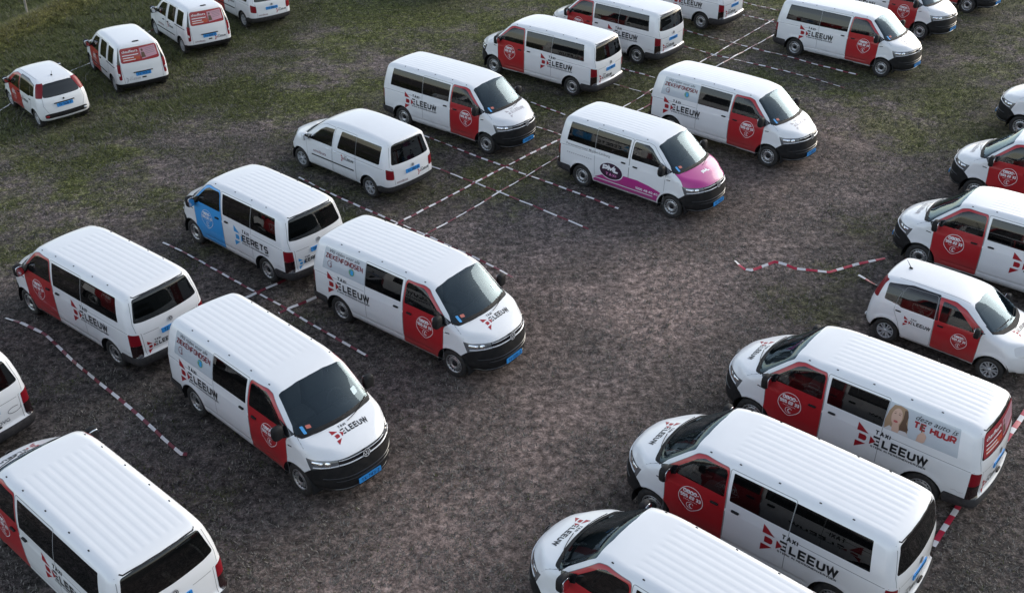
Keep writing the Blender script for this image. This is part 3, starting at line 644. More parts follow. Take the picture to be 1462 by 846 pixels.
    def hl(s):
        k=[]
        for (x,y,z,r) in ((F+.60,.69,.93,.056),(F+.50,.775,.935,.042)):
            S0=B.cast(np.array([[x+1.2,s*y,z]]),np.array([-1.,0,0])); N0=B.N(S0)[0]; V,Fc=lathe([(r,0),(r*.8,.006),(0,.009)],20,'z')
            q=Vector(N0).to_track_quat('Z','Y').to_matrix(); V=np.array([q@Vector(v) for v in V])+S0[0]+N0*.002; k.append(Part('lamp',mesh('lamp',V,Fc),'reflector'))
        k.append(Part('light_strip',bar_on(B,((1,0,0),(0,0,1),(0,s,0)),[(F+.43,.862),(F+.55,.862),(F+.66,.873),(F+.76,.89)],.022,.012),'bright')); k.append(Part('lamp_reflector',bar_on(B,((1,0,0),(0,0,1),(0,s,0)),[(F+.40,.955),(F+.47,.945),(F+.56,.935)],.075,.004),'reflector')); return k
    lr('headlight','head',hl)
    cen('tailgate','white',kids=[Part('rear_window',skin_mesh(B,'rear_window',both(S['rear_window'])),'rearglass')])
    lr('tail_light','lens',off=.004); lr('tail_light_base','lensdark',off=.004)
    P+=liners(L,.425,.56,.93)
    P+= [wheel_part('steel',s,x,.905,.338) for s in (1,-1) for x in (0,L)]
    P+= [mirror_part(s,F-.27,.915,1.36,1.0) for s in (1,-1)]
    P.append(badge(F+.885,0,.950,(1,0,.15),.082)); P.append(badge(-.955,0,1.175,(-1,0,.12),.058))
    P+=seams(B,[(TOP,[(-.70,.64),(-.735,.60),(-.765,.3),(-.775,0),(-.765,-.3),(-.735,-.60),(-.70,-.64)],False,False)],.024,'roof_gap','dark')
    P+=seams(B,[(SIDE,door,True,True),(SIDE,slid,True,True)])
    n_=((0,1,0),(0,0,1),(-1,0,0))
    P+=seams(B,[(n_,[(.69,.60),(.70,1.10),(.80,1.17),(.815,1.36),(.72,1.88)],False,True),(n_,[(-.66,1.085),(-.3,1.085)],False,False),(n_,[(.66,1.085),(.3,1.085)],False,False)])
    P+=seams(B,[(TOP,[(F-.02,.835),(F+.14,.865),(F+.28,.885)],False,True),(SIDE,[(g-.05,1.185),(-.80,1.165)],False,True)])
    for s in (1,-1): P.append(Part('fender_badge',bar_on(B,((1,0,0),(0,0,1),(0,s,0)),[(F-.17,1.105),(F-.05,1.12)],.022,.006),'gloss'))
    # roof mounting caps
    for x in ([.0,.55,1.25,1.95,2.5] if long_ else [.0,.55,1.2,2.0]):
        for s in (1,-1):
            S0=B.cast(np.array([[x,s*.695,3.]]),np.array([0,0,-1.])); P.append(Part('roof_cap',mesh('roof_cap',*supel(S0[0,0],S0[0,1],S0[0,2]+.002,.022,.012,.008,.6,.6,8,5)),'dark'))
    P.append(Part('wiper',wiper(B,[(-.62,1.30),(-.3,1.315),(.10,1.335)]),'black')); P.append(Part('wiper',wiper(B,[(.08,1.29),(.45,1.31),(.74,1.35)]),'black'))
    # front bumper relief
    P.append(Part('bumper_lip',bar_on(B,FRONT,[(-.80,.335),(-.4,.33),(.4,.33),(.80,.335)],.05,.03),'gloss')); P.append(Part('bumper_lip',bar_on(B,FRONT,[(-.78,.62),(0,.62),(.78,.62)],.016,.014),'gloss')); P.append(Part('bumper_lip',bar_on(B,FRONT,[(-.62,.545),(.62,.545)],.012,.012),'gloss'))
    pm,tx=plate_parts(B,F+.925,.445,1,.05); P.append(Part('number_plate',pm,'plate',[Part('plate_text',t,'plateink',key='ptf%d'%i) for i,t in enumerate(tx)],key='plate_front'))
    pm,tx=plate_parts(B,-.962,.985,-1,.02,off=.012); P.append(Part('number_plate',pm,'plate',[Part('plate_text',t,'plateink',key='ptr%d'%i) for i,t in enumerate(tx)],key='plate_rear'))
    P.append(Part('tailgate_handle',mesh('th',*supel(-.985,-.12,.655,.02,.10,.018,.5,.5,12,6)),'black'))
    # cabin
    P.append(Part('dashboard',mesh('dash',*join([supel(F-.12,0,1.08,.28,.78,.14,.4,.4,16,8),supel(F-.30,.42,1.16,.12,.2,.08,.6,.6,12,6)])),'dash'))
    sm=seat_mesh(.52); hm=head_mesh([0])
    for y in (.45,-.12,-.55): P.append(Part('seat',sm,'interior',[Part('headrest',hm,'interior')],loc=(F-.95,y,.72)))
    bench=seat_mesh(1.45)
    for x in ([1.35,.35] if long_ else [1.1,.2]): P.append(Part('seat',bench,'interior',[Part('headrest',hm,'interior',loc=(0,q,0)) for q in (-.5,0,.5)],loc=(x,0,.72)))
    th=np.linspace(0,2*math.pi,21); P.append(Part('steering_wheel',mesh('sw',*tube([(F-.52-.06*math.sin(t),.45+.19*math.cos(t),1.20+.17*math.sin(t)) for t in th],.014,6)),'dash'))
    return B,P
# ---------------------------------------------------------------- generic builder for the smaller cars
def car_type(kind):
    c=dict(
     caddy=dict(B=cad_body(3.006),L=3.006,
        door=[(-.33,1.0),(-.36,.34),(-1.44,.34),(-1.46,1.0),(-1.52,1.50),(-1.58,1.68),(-1.15,1.68),(-.85,1.56),(-.28,1.16)],
        win=[(-.47,1.10),(-.98,1.50),(-1.18,1.60),(-1.60,1.625),(-1.525,1.11)], trim=[(-.26,1.16),(-.40,1.07),(-.52,1.10),(-.58,1.24)], doorrear=None,
        slid=[(-1.49,.34),(.52-3.006,.34),(.53-3.006,1.69),(-1.62,1.69),(-1.55,1.45),(-1.49,1.0)], panes=[('side_window',[(-1.70,1.13),(-1.86,1.645),(-3.50,1.645),(-3.46,1.15),(-3.40,1.13)])],
        rw=[(-.2,1.135),(.5,1.14),(.70,1.155),(.58,1.665),(.45,1.70),(-.2,1.71)], tg=[(-.2,.565),(.64,.565),(.665,1.0),(.76,1.12),(.63,1.70),(.5,1.74),(-.2,1.76)],
        tl=(DIAG,[(.11,1.06),(-.105,.985),(-.105,.73),(.11,.77)]), rb=[(-.36,.50),(-.5,.535),(-1.4,.545)], fb=[(.20,.55),(.42,.60),(.58,.66),(1.3,.66)], hl=[(.25,.99),(.5,.98),(.80,.87),(.86,.68),(.6,.66),(.36,.74)], grf=[(-.2,.68),(.42,.68),(.45,.86),(-.2,.86)],
        ws=[(-.2,1.15),(.5,1.165),(.755,1.20),(.70,1.42),(.60,1.63),(.5,1.66),(-.2,1.72)], cowl=[(-.2,1.115),(.5,1.13),(.76,1.17),(.75,1.3),(-.2,1.3)], hood=[(-.1,-.3),(-.1,.73),(.3,.68),(.7,.50),(1,.45),(1,-.3)],
        wheel=(5,.868,.318),ar=.385, mirror=(-.42,.86,1.16,.85), badge_f=(.845,.79), badge_r=(-.875,.985,.05), plate_r=(-.868,.855,.02), plate_f=(.885,.42), lens='lens',roofgap=None,
        seams=[(SIDE,[(.53,.36),(.53,1.70)],False,True),(SIDE,[(-.70,1.03),(1.45,1.03)],False,True)], mould=[(2.45,.64),(.60,.655)],xr=-.5),
     kangoo=dict(B=kan_body(2.697),L=2.697,
        door=[(-.33,1.0),(-.36,.34),(-1.36,.34),(-1.38,1.0),(-1.46,1.4),(-1.58,1.67),(-1.05,1.67),(-.80,1.56),(-.28,1.17)],
        win=[(-.52,1.12),(-1.0,1.54),(-1.12,1.61),(-1.52,1.625),(-1.42,1.12)], trim=[(-.26,1.17),(-.42,1.10),(-.56,1.12),(-.64,1.26)],
        slid=[(-1.40,.34),(.30-2.697,.34),(.20-2.697,1.68),(-1.62,1.68),(-1.48,1.4),(-1.40,1.0)], panes=[('side_window',[(-1.60,1.09),(-1.74,1.655),(-2.36,1.655),(-2.27,1.10)]),('rear_side_window',[(-2.47,1.10),(-2.56,1.655),(-3.09,1.645),(-3.03,1.12)])],
        rw=[(-.2,1.185),(.5,1.185),(.655,1.20),(.61,1.60),(.50,1.65),(-.2,1.66)], tg=[(-.2,.50),(.66,.50),(.70,.95),(.70,1.3),(.64,1.68),(.5,1.72),(-.2,1.74)],
        tl=(DIAG,[(.165,1.16),(.06,1.14),(.055,.62),(.14,.62)]), rb=[(-.36,.44),(-.5,.475),(-1.4,.485)], fb=[(.20,.55),(.42,.60),(.58,.66),(1.3,.66)], hl=[(.22,.99),(.5,.98),(.74,.87),(.80,.68),(.55,.66),(.34,.78)], grf=[(-.2,.70),(.42,.70),(.45,.84),(-.2,.84)],
        ws=[(-.2,1.17),(.5,1.185),(.745,1.215),(.70,1.42),(.60,1.63),(.5,1.67),(-.2,1.73)], cowl=[(-.2,1.125),(.5,1.14),(.76,1.19),(.75,1.3),(-.2,1.3)], hood=[(-.1,-.3),(-.1,.73),(.3,.66),(.64,.50),(1,.45),(1,-.3)],
        wheel=(6,.862,.315),ar=.385, mirror=(-.46,.86,1.18,.95), badge_f=(.805,.77), badge_r=None, plate_r=(-.70,.745,.03), plate_f=(.835,.42), lens='lens',roofgap=None,
        seams=[(SIDE,[(.28,.36),(.20,1.68)],False,True)], mould=[(2.25,.58),(.50,.60)],xr=-.4),
     hatch=dict(B=pan_body(2.3),L=2.3,
        door=[(-.32,1.0),(-.34,.31),(-1.29,.31),(-1.30,.9),(-1.335,1.35),(-1.37,1.475),(-1.0,1.475),(-.75,1.40),(-.28,1.09)],
        win=[(-.43,1.02),(-.85,1.33),(-.98,1.40),(-1.25,1.425),(-1.225,1.00)], trim=[(-.25,1.07),(-.38,1.0),(-.46,1.02),(-.52,1.13)],
        slid=[(-1.31,.31),(-1.93,.31),(-2.05,.62),(-2.20,.90),(-2.16,1.25),(-2.05,1.45),(-1.38,1.475),(-1.345,1.35),(-1.31,.9)], panes=[('side_window',[(-1.345,1.005),(-1.37,1.43),(-1.95,1.425),(-2.09,1.36),(-2.10,1.045),(-2.05,1.02)]),('rear_side_window',[(-2.115,1.055),(-2.115,1.36),(-2.45,1.38),(-2.44,1.09)])],
        rw=[(-.2,1.035),(.45,1.04),(.60,1.06),(.52,1.405),(.40,1.44),(-.2,1.455)], tg=[(-.2,.545),(.55,.545),(.66,.80),(.63,1.04),(.56,1.44),(.4,1.48),(-.2,1.49)],
        tl=(DIAG,[(.30,1.46),(.09,1.47),(.115,1.05),(.33,1.06)]), rb=[(-.30,-.2),(-.5,-.2),(-1.4,-.2)], fb=[(.2,-.2),(.42,-.2),(1.3,-.2)], hl=[(.32,.90),(.46,.93),(.60,.86),(.66,.75),(.55,.70),(.40,.74)], grf=[(-.2,.36),(.5,.36),(.5,.45),(-.2,.45)],
        ws=[(-.2,1.075),(.5,1.085),(.69,1.11),(.63,1.30),(.545,1.44),(.45,1.47),(-.2,1.50)], cowl=[(-.2,1.03),(.5,1.045),(.70,1.075),(.68,1.2),(-.2,1.2)], hood=[(-.1,-.3),(-.1,.66),(.25,.60),(.56,.44),(1,.40),(1,-.3)],
        wheel=(6,.79,.29),ar=.35, mirror=(-.38,.78,1.08,.8), badge_f=(.73,.80), badge_r=(-.55,.93,.035), plate_r=(-.575,.76,.06), plate_f=(.775,.40), lens='lens',roofgap=None,
        seams=[(TOP,[(2.3-.75,.50),(.8,.52),(.0,.50)],False,True)], mould=None,xr=-.3))[kind]
    B=c['B']; L=c['L']; fs=lambda q:q.y>.35; O=lambda P_:[(p[0]+L,p[1]) for p in P_]
    door=rpoly(O(c['door']),.05); slid=rpoly(O(c['slid']),.05)
    feats=[('front_bumper',SIDE,O([(c['fb'][0][0],-.1)]+c['fb']+[(c['fb'][-1][0],-.1)]),lambda q:q.x>L+.1,None),
      ('grille',FRONT,c['grf'],lambda q:q.x>L+.3,None),('headlight',SIDE,rpoly(O(c['hl']),.04),lambda q:q.x>L+.15 and q.y>.38,None),
      ('cowl',FRONT,c['cowl'],lambda q:q.x>L-.35 and q.z>1.0,None),('windscreen',FRONT,rpoly(c['ws'],.03),lambda q:q.x>L-1.35 and q.z>1.0,None),
      ('bonnet',TOP,O(c['hood']),lambda q:q.x>L-.25 and q.z>.8,('body',)),
      ('front_door',SIDE,door,fs,('body',)),('sliding_door',SIDE,slid,fs,('body',)),('window_trim',SIDE,O(c['trim']),fs,('body','front_door')),('door_window',SIDE,rpoly(O(c['win']),.04),fs,('front_door','window_trim'))]
    if kind=='hatch': feats.append(('pillar_trim',SIDE,rpoly(O([(-1.235,.995),(-1.34,1.50),(-1.95,1.50),(-2.2,1.46),(-2.46,1.42),(-2.46,1.07),(-2.12,1.03),(-2.06,1.0)]),.03),fs,None))
    for nm,pl in c['panes']: feats.append((nm,SIDE,rpoly(O(pl),.05),fs,None))
    feats+=[('tailgate',FRONT,rpoly(c['tg'],.04),lambda q:q.x<c['xr']*.6 or (q.x<0 and q.z>1.3),('body',)),('rear_window',FRONT,rpoly(c['rw'],.06),lambda q:q.x<-.15,None),
      ('tail_light',c['tl'][0],rpoly(c['tl'][1],.03),lambda q:q.x<-.05 and q.y>.45,None)]
    if kind=='kangoo': feats.append(('tail_light_top',DIAG,[(.155,1.165),(.10,1.70),(.06,1.12)][::-1],lambda q:q.x<-.2 and q.y>.5,None)); 
    feats+=[('rear_bumper',SIDE,[(c['rb'][0][0],-.1)]+c['rb']+[(c['rb'][-1][0],-.1)],lambda q:q.x<-.25,None)]
    if kind=='hatch': feats+=[('bumper_insert',FRONT,rpoly([(-.2,.385),(.60,.385),(.68,.40),(.69,.51),(.62,.535),(-.2,.535)],.03),lambda q:q.x<-.2,None)]
    feats+=[('arch',SIDE,arch_f(0,c['wheel'][2],c['ar']),lambda q:q.y>.4,None),('arch',SIDE,arch_f(L,c['wheel'][2],c['ar']),lambda q:q.y>.4,None)]
    S=shell(B,feats,dy=.05,dx=.06,dz=.045); P=[]
    def has(k): return k in S and len(S[k][1])
    def cen(nm,m,off=0,kids=None):
        if has(nm): P.append(Part(nm,skin_mesh(B,nm,both(S[nm]),off),m,kids))
    def sd(nm,s): return skin_mesh(B,nm,S[nm] if s>0 else flip(S[nm]))
    def lr(nm,m,kids=None,off=0,name=None):
        if has(nm):
            for s in (1,-1): P.append(Part(name or nm,skin_mesh(B,nm,S[nm] if s>0 else flip(S[nm]),off),m,kids(s) if kids else None))
    cen('body','white'); cen('underbody','dark'); cen('bonnet','white'); cen('front_bumper','black',.004); cen('rear_bumper','greybump' if kind=='caddy' else 'black',.012); cen('windscreen','wind'); cen('cowl','black'); cen('grille','gloss'); cen('bumper_insert','black',.004)
    dh=c['door']; hz={'caddy':1.0,'kangoo':.98,'hatch':.90}[kind]; yb={'caddy':.885,'kangoo':.90,'hatch':.81}[kind]
    shs=dict(caddy=(-.80,.72,.6),kangoo=(-.85,.74,.85),hatch=(-.72,.70,.72))[kind]
    SH=shield()
    lr('front_door','white',lambda s:[Part('door_window',sd('door_window',s),'clear'),Part('door_handle',handle(s,L+{'caddy':-1.28,'kangoo':-1.2,'hatch':-1.16}[kind],yb-.005,hz,.14),'white' if kind=='caddy' else 'black'),
        Part('phone_emblem',decal(B,'phone_emblem',side_frame(s,L+shs[0],shs[1]),(SH[0]*shs[2],SH[1]),.004),'lwhite')])
    lr('sliding_door','white',(lambda s:[Part('side_window',sd('side_window',s),'privacy')]+([Part('door_handle',handle(s,.20,.79,.90,.14),'black')] if kind=='hatch' else [Part('door_handle',handle(s,L-1.62,yb-.005,hz,.14),'white' if kind=='caddy' else 'black')])),name='sliding_door' if kind!='hatch' else 'rear_door')
    lr('rear_side_window','privacy'); lr('window_trim','gloss'); lr('pillar_trim','gloss'); lr('headlight','clearlens' if kind=='hatch' else 'head'); lr('tail_light','lens',off=.006)
    lr('tail_light_top','gloss',off=.002)
    if kind=='kangoo':
        for s in (1,-1):
            S0=B.cast(np.array([[-2.,s*.80,.80]]),np.array([1.,0,0])); P.append(Part('reversing_light',mesh('rev',*supel(*(S0[0]),.03,.035,.05,.6,.6,10,6)),'clearlens'))
    cen('tailgate','white',kids=[Part('rear_window',skin_mesh(B,'rear_window',both(S['rear_window'])),'rearglass' if kind!='hatch' else 'privacy')])
    P+=liners(L,c['ar']+.015,c['wheel'][1]-.33,c['wheel'][1]+.01)
    P+= [wheel_part(c['wheel'][0],s,x,c['wheel'][1],c['wheel'][2]) for s in (1,-1) for x in (0,L)]
    m=c['mirror']; P+=[mirror_part(s,L+m[0],m[1],m[2],m[3],'white' if kind=='caddy' else 'black') for s in (1,-1)]
    P.append(badge(L+c['badge_f'][0],0,c['badge_f'][1],(1,0,.2),.06,emblem='vw' if kind=='caddy' else 'plain'))
    if c['badge_r']: P.append(badge(c['badge_r'][0],0,c['badge_r'][1],(-1,0,.1),c['badge_r'][2],emblem='vw' if kind=='caddy' else 'plain'))
    pm,tx=plate_parts(B,c['plate_r'][0],c['plate_r'][1],-1,.06,off=.014); P.append(Part('number_plate',pm,'plate',[Part('plate_text',t,'plateink',key='ptr%d'%i) for i,t in enumerate(tx)],key='plate_rear'))
    pm,tx=plate_parts(B,L+c['plate_f'][0],c['plate_f'][1],1,.05); P.append(Part('number_plate',pm,'plate',[Part('plate_text',t,'plateink',key='ptf%d'%i) for i,t in enumerate(tx)],key='plate_front'))
    if kind!='caddy':
        n_=((0,1,0),(0,0,1),(-1,0,0)); zz=c['plate_r'][1]+.075
        P.append(Part('plate_garnish',bar_on(B,n_,[(-.33,zz),(.33,zz)],.03,.03),'dark'))
        if kind=='kangoo': P.append(Part('tailgate_handle',mesh('th',*supel(-.715,0,.615,.02,.075,.022,.5,.5,12,6)),'black'))
    P+=seams(B,[(SIDE,door,True,True),(SIDE,slid,True,True)]+c['seams']+[(((0,1,0),(0,0,1),(-1,0,0)),[p for p in c['tg'] if p[0]>.1][:-1],False,True)],.009)
    if c['mould']:
        for s in (1,-1): P.append(Part('side_moulding',bar_on(B,((1,0,0),(0,0,1),(0,s,0)),c['mould'],.035,.014),'dark'))
    if kind=='kangoo':
        for s in (1,-1): P.append(Part('side_moulding',bar_on(B,((1,0,0),(0,0,1),(0,s,0)),[(.42,1.045),(-.52,1.045)],.028,.006),'dark'))
        S0=B.cast(np.array([[-.42,0,3.]]),np.array([0,0,-1.])); P.append(Part('brake_light',mesh('bl',*supel(-.44,0,S0[0,2]+.01,.03,.12,.018,.6,.6,12,6)),'dark'))
    if kind=='hatch':
        P.append(Part('aerial',mesh('aerial',*join([supel(.02,0,1.555,.045,.025,.02,.8,.8,10,6),tube([(.02,0,1.56),(-.10,0,1.72)],[.009,.004],6)])),'dark'))
        for s in (1,-1):
            S0=B.cast(np.array([[-2.,s*.62,.455]]),np.array([1.,0,0])); P.append(Part('fog_light' if s>0 else 'reversing_light',mesh('fl',*supel(*(S0[0]),.03,.06,.035,.6,.6,12,6)),'lens' if s>0 else 'clearlens'))
            S0=B.cast(np.array([[L+2,s*.48,.52]]),np.array([-1.,0,0])); P.append(Part('fog_light',mesh('fl',*supel(*(S0[0]),.03,.055,.05,.8,.8,12,6)),'head'))
    P.append(Part('wiper',wiper(B,[(-.55,c['ws'][0][1]+.04),(0,c['ws'][0][1]+.05)]),'black')); P.append(Part('wiper',wiper(B,[(.05,c['ws'][0][1]+.03),(.58,c['ws'][0][1]+.06)]),'black'))
    P.append(Part('dashboard',mesh('dash',*supel(L-.42,0,c['ws'][0][1]-.18,.25,.66,.12,.4,.4,16,8)),'dash'))
    sm=seat_mesh(.5); hm=head_mesh([0]); zs=c['ws'][0][1]-.62
    for y in (.36,-.36): P.append(Part('seat',sm,'interior',[Part('headrest',hm,'interior')],loc=(L-1.05,y,zs)))
    P.append(Part('seat',seat_mesh(1.2),'interior',[Part('headrest',hm,'interior',loc=(0,q,0)) for q in (-.4,.4)],loc=(L-1.9,0,zs)))
    return B,P
# ---------------------------------------------------------------- the field
def vnoise(x,y,scale,seed):
    """value noise, numpy"""
    r=np.random.default_rng(seed); T=r.random((256,256)); u=x/scale; v=y/scale; i=np.floor(u).astype(int); j=np.floor(v).astype(int); a=smooth(u-i); b=smooth(v-j)
    g=lambda i,j:T[i%256,j%256]
    return (g(i,j)*(1-a)+g(i+1,j)*a)*(1-b)+(g(i,j+1)*(1-a)+g(i+1,j+1)*a)*b
def fbm(x,y,scale,seed,o=4,g=.5):
    s=0;n=0;a=1
    for k in range(o): s=s+a*vnoise(x+17*k,y-9*k,scale/2**k,seed+k); n+=a; a*=g
    return s/n
def ridge(x,y):
    d=(x+20.4)-(y-38.5)*.255-.5*(fbm(x,y,6,77)-.5)      # the low bank at the field's edge
    return .38*np.exp(-(d/.85)**2)
def ground_z(x,y):
    x=np.asarray(x,float); y=np.asarray(y,float); f=np.exp(-(np.maximum(0,np.hypot(x,y-35)-60)/30)**2)
    return f*(.16*(fbm(x,y,.8,13,3)-.5)*smooth((-x-8)/5)*smooth((y-27)/7)+.07*(fbm(x,y,4.0,5,3)-.5)+.05*(fbm(x,y,.55,9,3)-.5)+ridge(x,y))
def green_at(x,y):
    """how much live grass the trodden turf keeps, 0..1"""
    e=smooth((y-18-.05*x)/18)*.60+smooth((-x-11+.25*(y-34))/9)*.42*smooth((y-27)/9)
    lane=np.exp(-((x+1.3-.45*(y-12.7)-.012*np.maximum(0,y-15)**2)/2.8)**2)*smooth((38-y)/10)*.34
    n=fbm(x,y,3.4,31,4)-.5; m=fbm(x,y,.9,37,3)-.5
    return np.clip(e-lane+n*1.05+m*.75-.05,0,1)
def build_ground():
    gx=np.concatenate([[-3000,-1500,-700,-350,-180,-100,-70,-55],np.arange(-45,45.01,.16),[55,70,100,180,350,700,1500,3000]])
    gy=np.concatenate([[-3000,-1500,-700,-300,-120,-50,-20,-5,2],np.arange(7,62,.16),[66,75,90,120,180,300,600,1200,3000]])
    X,Y=np.meshgrid(gx,gy,indexing='ij'); Zg=ground_z(X,Y); nx,ny=X.shape
    me=bpy.data.meshes.new('ground'); me.vertices.add(nx*ny); me.vertices.foreach_set('co',np.stack([X,Y,Zg],-1).ravel())
    i,j=np.meshgrid(np.arange(nx-1),np.arange(ny-1),indexing='ij'); a=(i*ny+j).ravel(); q=np.stack([a,a+ny,a+ny+1,a+1],-1); nf=len(q)
    me.loops.add(nf*4); me.polygons.add(nf); me.loops.foreach_set('vertex_index',q.ravel()); me.polygons.foreach_set('loop_start',np.arange(nf)*4); me.polygons.foreach_set('use_smooth',np.ones(nf,bool)); me.update(); me.validate()
    at=me.attributes.new('green','FLOAT','POINT'); at.data.foreach_set('value',green_at(X,Y).ravel())
    d=(X+20.4)-(Y-38.5)*.255; at=me.attributes.new('bank','FLOAT','POINT'); at.data.foreach_set('value',np.exp(-(d/.7)**2).ravel())
    # trodden soil around the cars, with the shade under them put into its colour
    car_shade=np.zeros(X.shape)
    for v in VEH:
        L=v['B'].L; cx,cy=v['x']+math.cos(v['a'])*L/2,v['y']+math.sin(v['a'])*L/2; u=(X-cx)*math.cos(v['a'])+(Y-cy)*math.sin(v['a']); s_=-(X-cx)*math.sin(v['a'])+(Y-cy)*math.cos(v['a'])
        car_shade=np.maximum(car_shade,np.maximum(smooth((3.6-np.abs(u))/1.4)*smooth((1.75-np.abs(s_))/1.1),  .75*smooth((5.2-np.abs(u))/2.4)*smooth((3.3-np.abs(s_))/1.9)))
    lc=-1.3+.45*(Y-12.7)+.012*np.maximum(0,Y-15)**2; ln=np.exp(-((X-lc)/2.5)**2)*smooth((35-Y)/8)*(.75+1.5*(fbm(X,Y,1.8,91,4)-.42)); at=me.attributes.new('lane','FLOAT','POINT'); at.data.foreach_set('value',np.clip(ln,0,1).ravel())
    car_shade=np.clip(car_shade*(.65+.7*fbm(X,Y,1.1,93,3)),0,1)
    at=me.attributes.new('worn_shade','FLOAT','POINT'); at.data.foreach_set('value',car_shade.ravel())
    m=bpy.data.materials.new('worn_turf'); m.use_nodes=True; n=m.node_tree; b=n.nodes['Principled BSDF']; b.inputs['Roughness'].default_value=.95; b.inputs['Specular IOR Level'].default_value=.15
    tc=n.nodes.new('ShaderNodeTexCoord'); l=n.links
    def nz(sc_,det=6,rough=.6,vec=None,stretch=None):
        t=n.nodes.new('ShaderNodeTexNoise'); t.inputs['Scale'].default_value=sc_; t.inputs['Detail'].default_value=det; t.inputs['Roughness'].default_value=rough
        l.new(vec or tc.outputs['Object'],t.inputs['Vector']); return t.outputs[0]
    def ramp(i,*st):
        r=n.nodes.new('ShaderNodeValToRGB'); e=r.color_ramp.elements
        while len(e)<len(st): e.new(.5)
        for k,(p,c) in enumerate(st): e[k].position=p; e[k].color=(*c,1) if len(c)==3 else c
        l.new(i,r.inputs[0]); return r.outputs[0]
    def mix(f,a,b_,bt='MIX'):
        x=n.nodes.new('ShaderNodeMix'); x.data_type='RGBA'; x.blend_type=bt
        if isinstance(f,float): x.inputs[0].default_value=f
        else: l.new(f,x.inputs[0])
        for s_,v in ((6,a),(7,b_)):
            if isinstance(v,tuple): x.inputs[s_].default_value=(*v,1)
            else: l.new(v,x.inputs[s_])
        return x.outputs[2]
    def mth(op,a,b_=None,c_=None):
        x=n.nodes.new('ShaderNodeMath'); x.operation=op
        for k,v in enumerate((a,b_,c_)):
            if v is None: continue
            if isinstance(v,(int,float)): x.inputs[k].default_value=v
            else: l.new(v,x.inputs[k])
        return x.outputs[0]
    def attr(nm): a=n.nodes.new('ShaderNodeAttribute'); a.attribute_name=nm; return a.outputs['Fac']
    wv=n.nodes.new('ShaderNodeVectorMath'); wv.operation='MULTIPLY_ADD'; wn=n.nodes.new('ShaderNodeTexNoise'); wn.inputs['Scale'].default_value=3.0; l.new(tc.outputs['Object'],wn.inputs['Vector'])
    l.new(wn.outputs['Color'],wv.inputs[0]); wv.inputs[1].default_value=(.10,.10,.0); l.new(tc.outputs['Object'],wv.inputs[2]); W_=wv.outputs[0]
    fine=nz(19,9,.74,W_); mid=nz(2.6,9,.70,W_); clump=nz(7.5,8,.72,W_); big=nz(.55,6,.6)
    soil=ramp(fine,(.34,(.020,.019,.019)),(.46,(.072,.062,.062)),(.56,(.170,.142,.142)),(.68,(.34,.30,.295)))
    soil=mix(ramp(mid,(.45,(0,0,0)),(.55,(.85,.85,.85))),soil,mix(fine,(.11,.088,.082),(.28,.232,.220)))
    soil=mix(ramp(clump,(.36,(.80,.80,.80)),(.50,(0,0,0))),soil,(.026,.026,.024))
    soil=mix(ramp(big,(.40,(.62,.62,.62)),(.58,(0,0,0))),soil,mix(fine,(.014,.014,.014),(.085,.080,.074)))
    grass=ramp(fine,(.34,(.012,.016,.006)),(.46,(.048,.060,.016)),(.56,(.118,.132,.042)),(.68,(.24,.235,.115)))
    grass=mix(ramp(clump,(.38,(.75,.75,.75)),(.52,(0,0,0))),grass,(.014,.020,.008))
    grass=mix(ramp(mid,(.50,(0,0,0)),(.62,(.5,.5,.5))),grass,mix(fine,(.07,.07,.045),(.20,.185,.14)))
    gm=mth('ADD',attr('green'),mth('MULTIPLY',mth('SUBTRACT',mid,.5),1.7)); gm=ramp(gm,(.24,(0,0,0)),(.60,(1,1,1)))
    c=mix(gm,soil,grass); c=mix(mth('MULTIPLY',attr('bank'),.8),c,mix(fine,(.07,.07,.02),(.32,.29,.10)))
    c=mix(mth('MULTIPLY',attr('lane'),.80),c,mix(fine,(.130,.098,.088),(.38,.295,.270))); c=mix(mth('MULTIPLY',attr('worn_shade'),.62),c,mix(fine,(.012,.011,.010),(.085,.076,.070)))  # second mix: dark trodden soil plus painted shade under the cars
    ct=ramp(nz(5.5,10,.84,W_),(.39,(.30,.295,.29)),(.50,(.98,.96,.93)),(.62,(2.3,2.22,2.15))); c=mix(1.0,c,ct,'MULTIPLY')
    hs=n.nodes.new('ShaderNodeHueSaturation'); hs.inputs['Value'].default_value=1.42; l.new(c,hs.inputs['Color']); c=hs.outputs[0]
    l.new(c,b.inputs['Base Color'])
    bp=n.nodes.new('ShaderNodeBump'); bp.inputs['Strength'].default_value=1; bp.inputs['Distance'].default_value=.10; l.new(mth('ADD',fine,mid),bp.inputs['Height']); l.new(bp.outputs[0],b.inputs['Normal'])
    me.materials.append(m); o=bpy.data.objects.new('ground',me); col.objects.link(o); o['kind']='structure'; return o
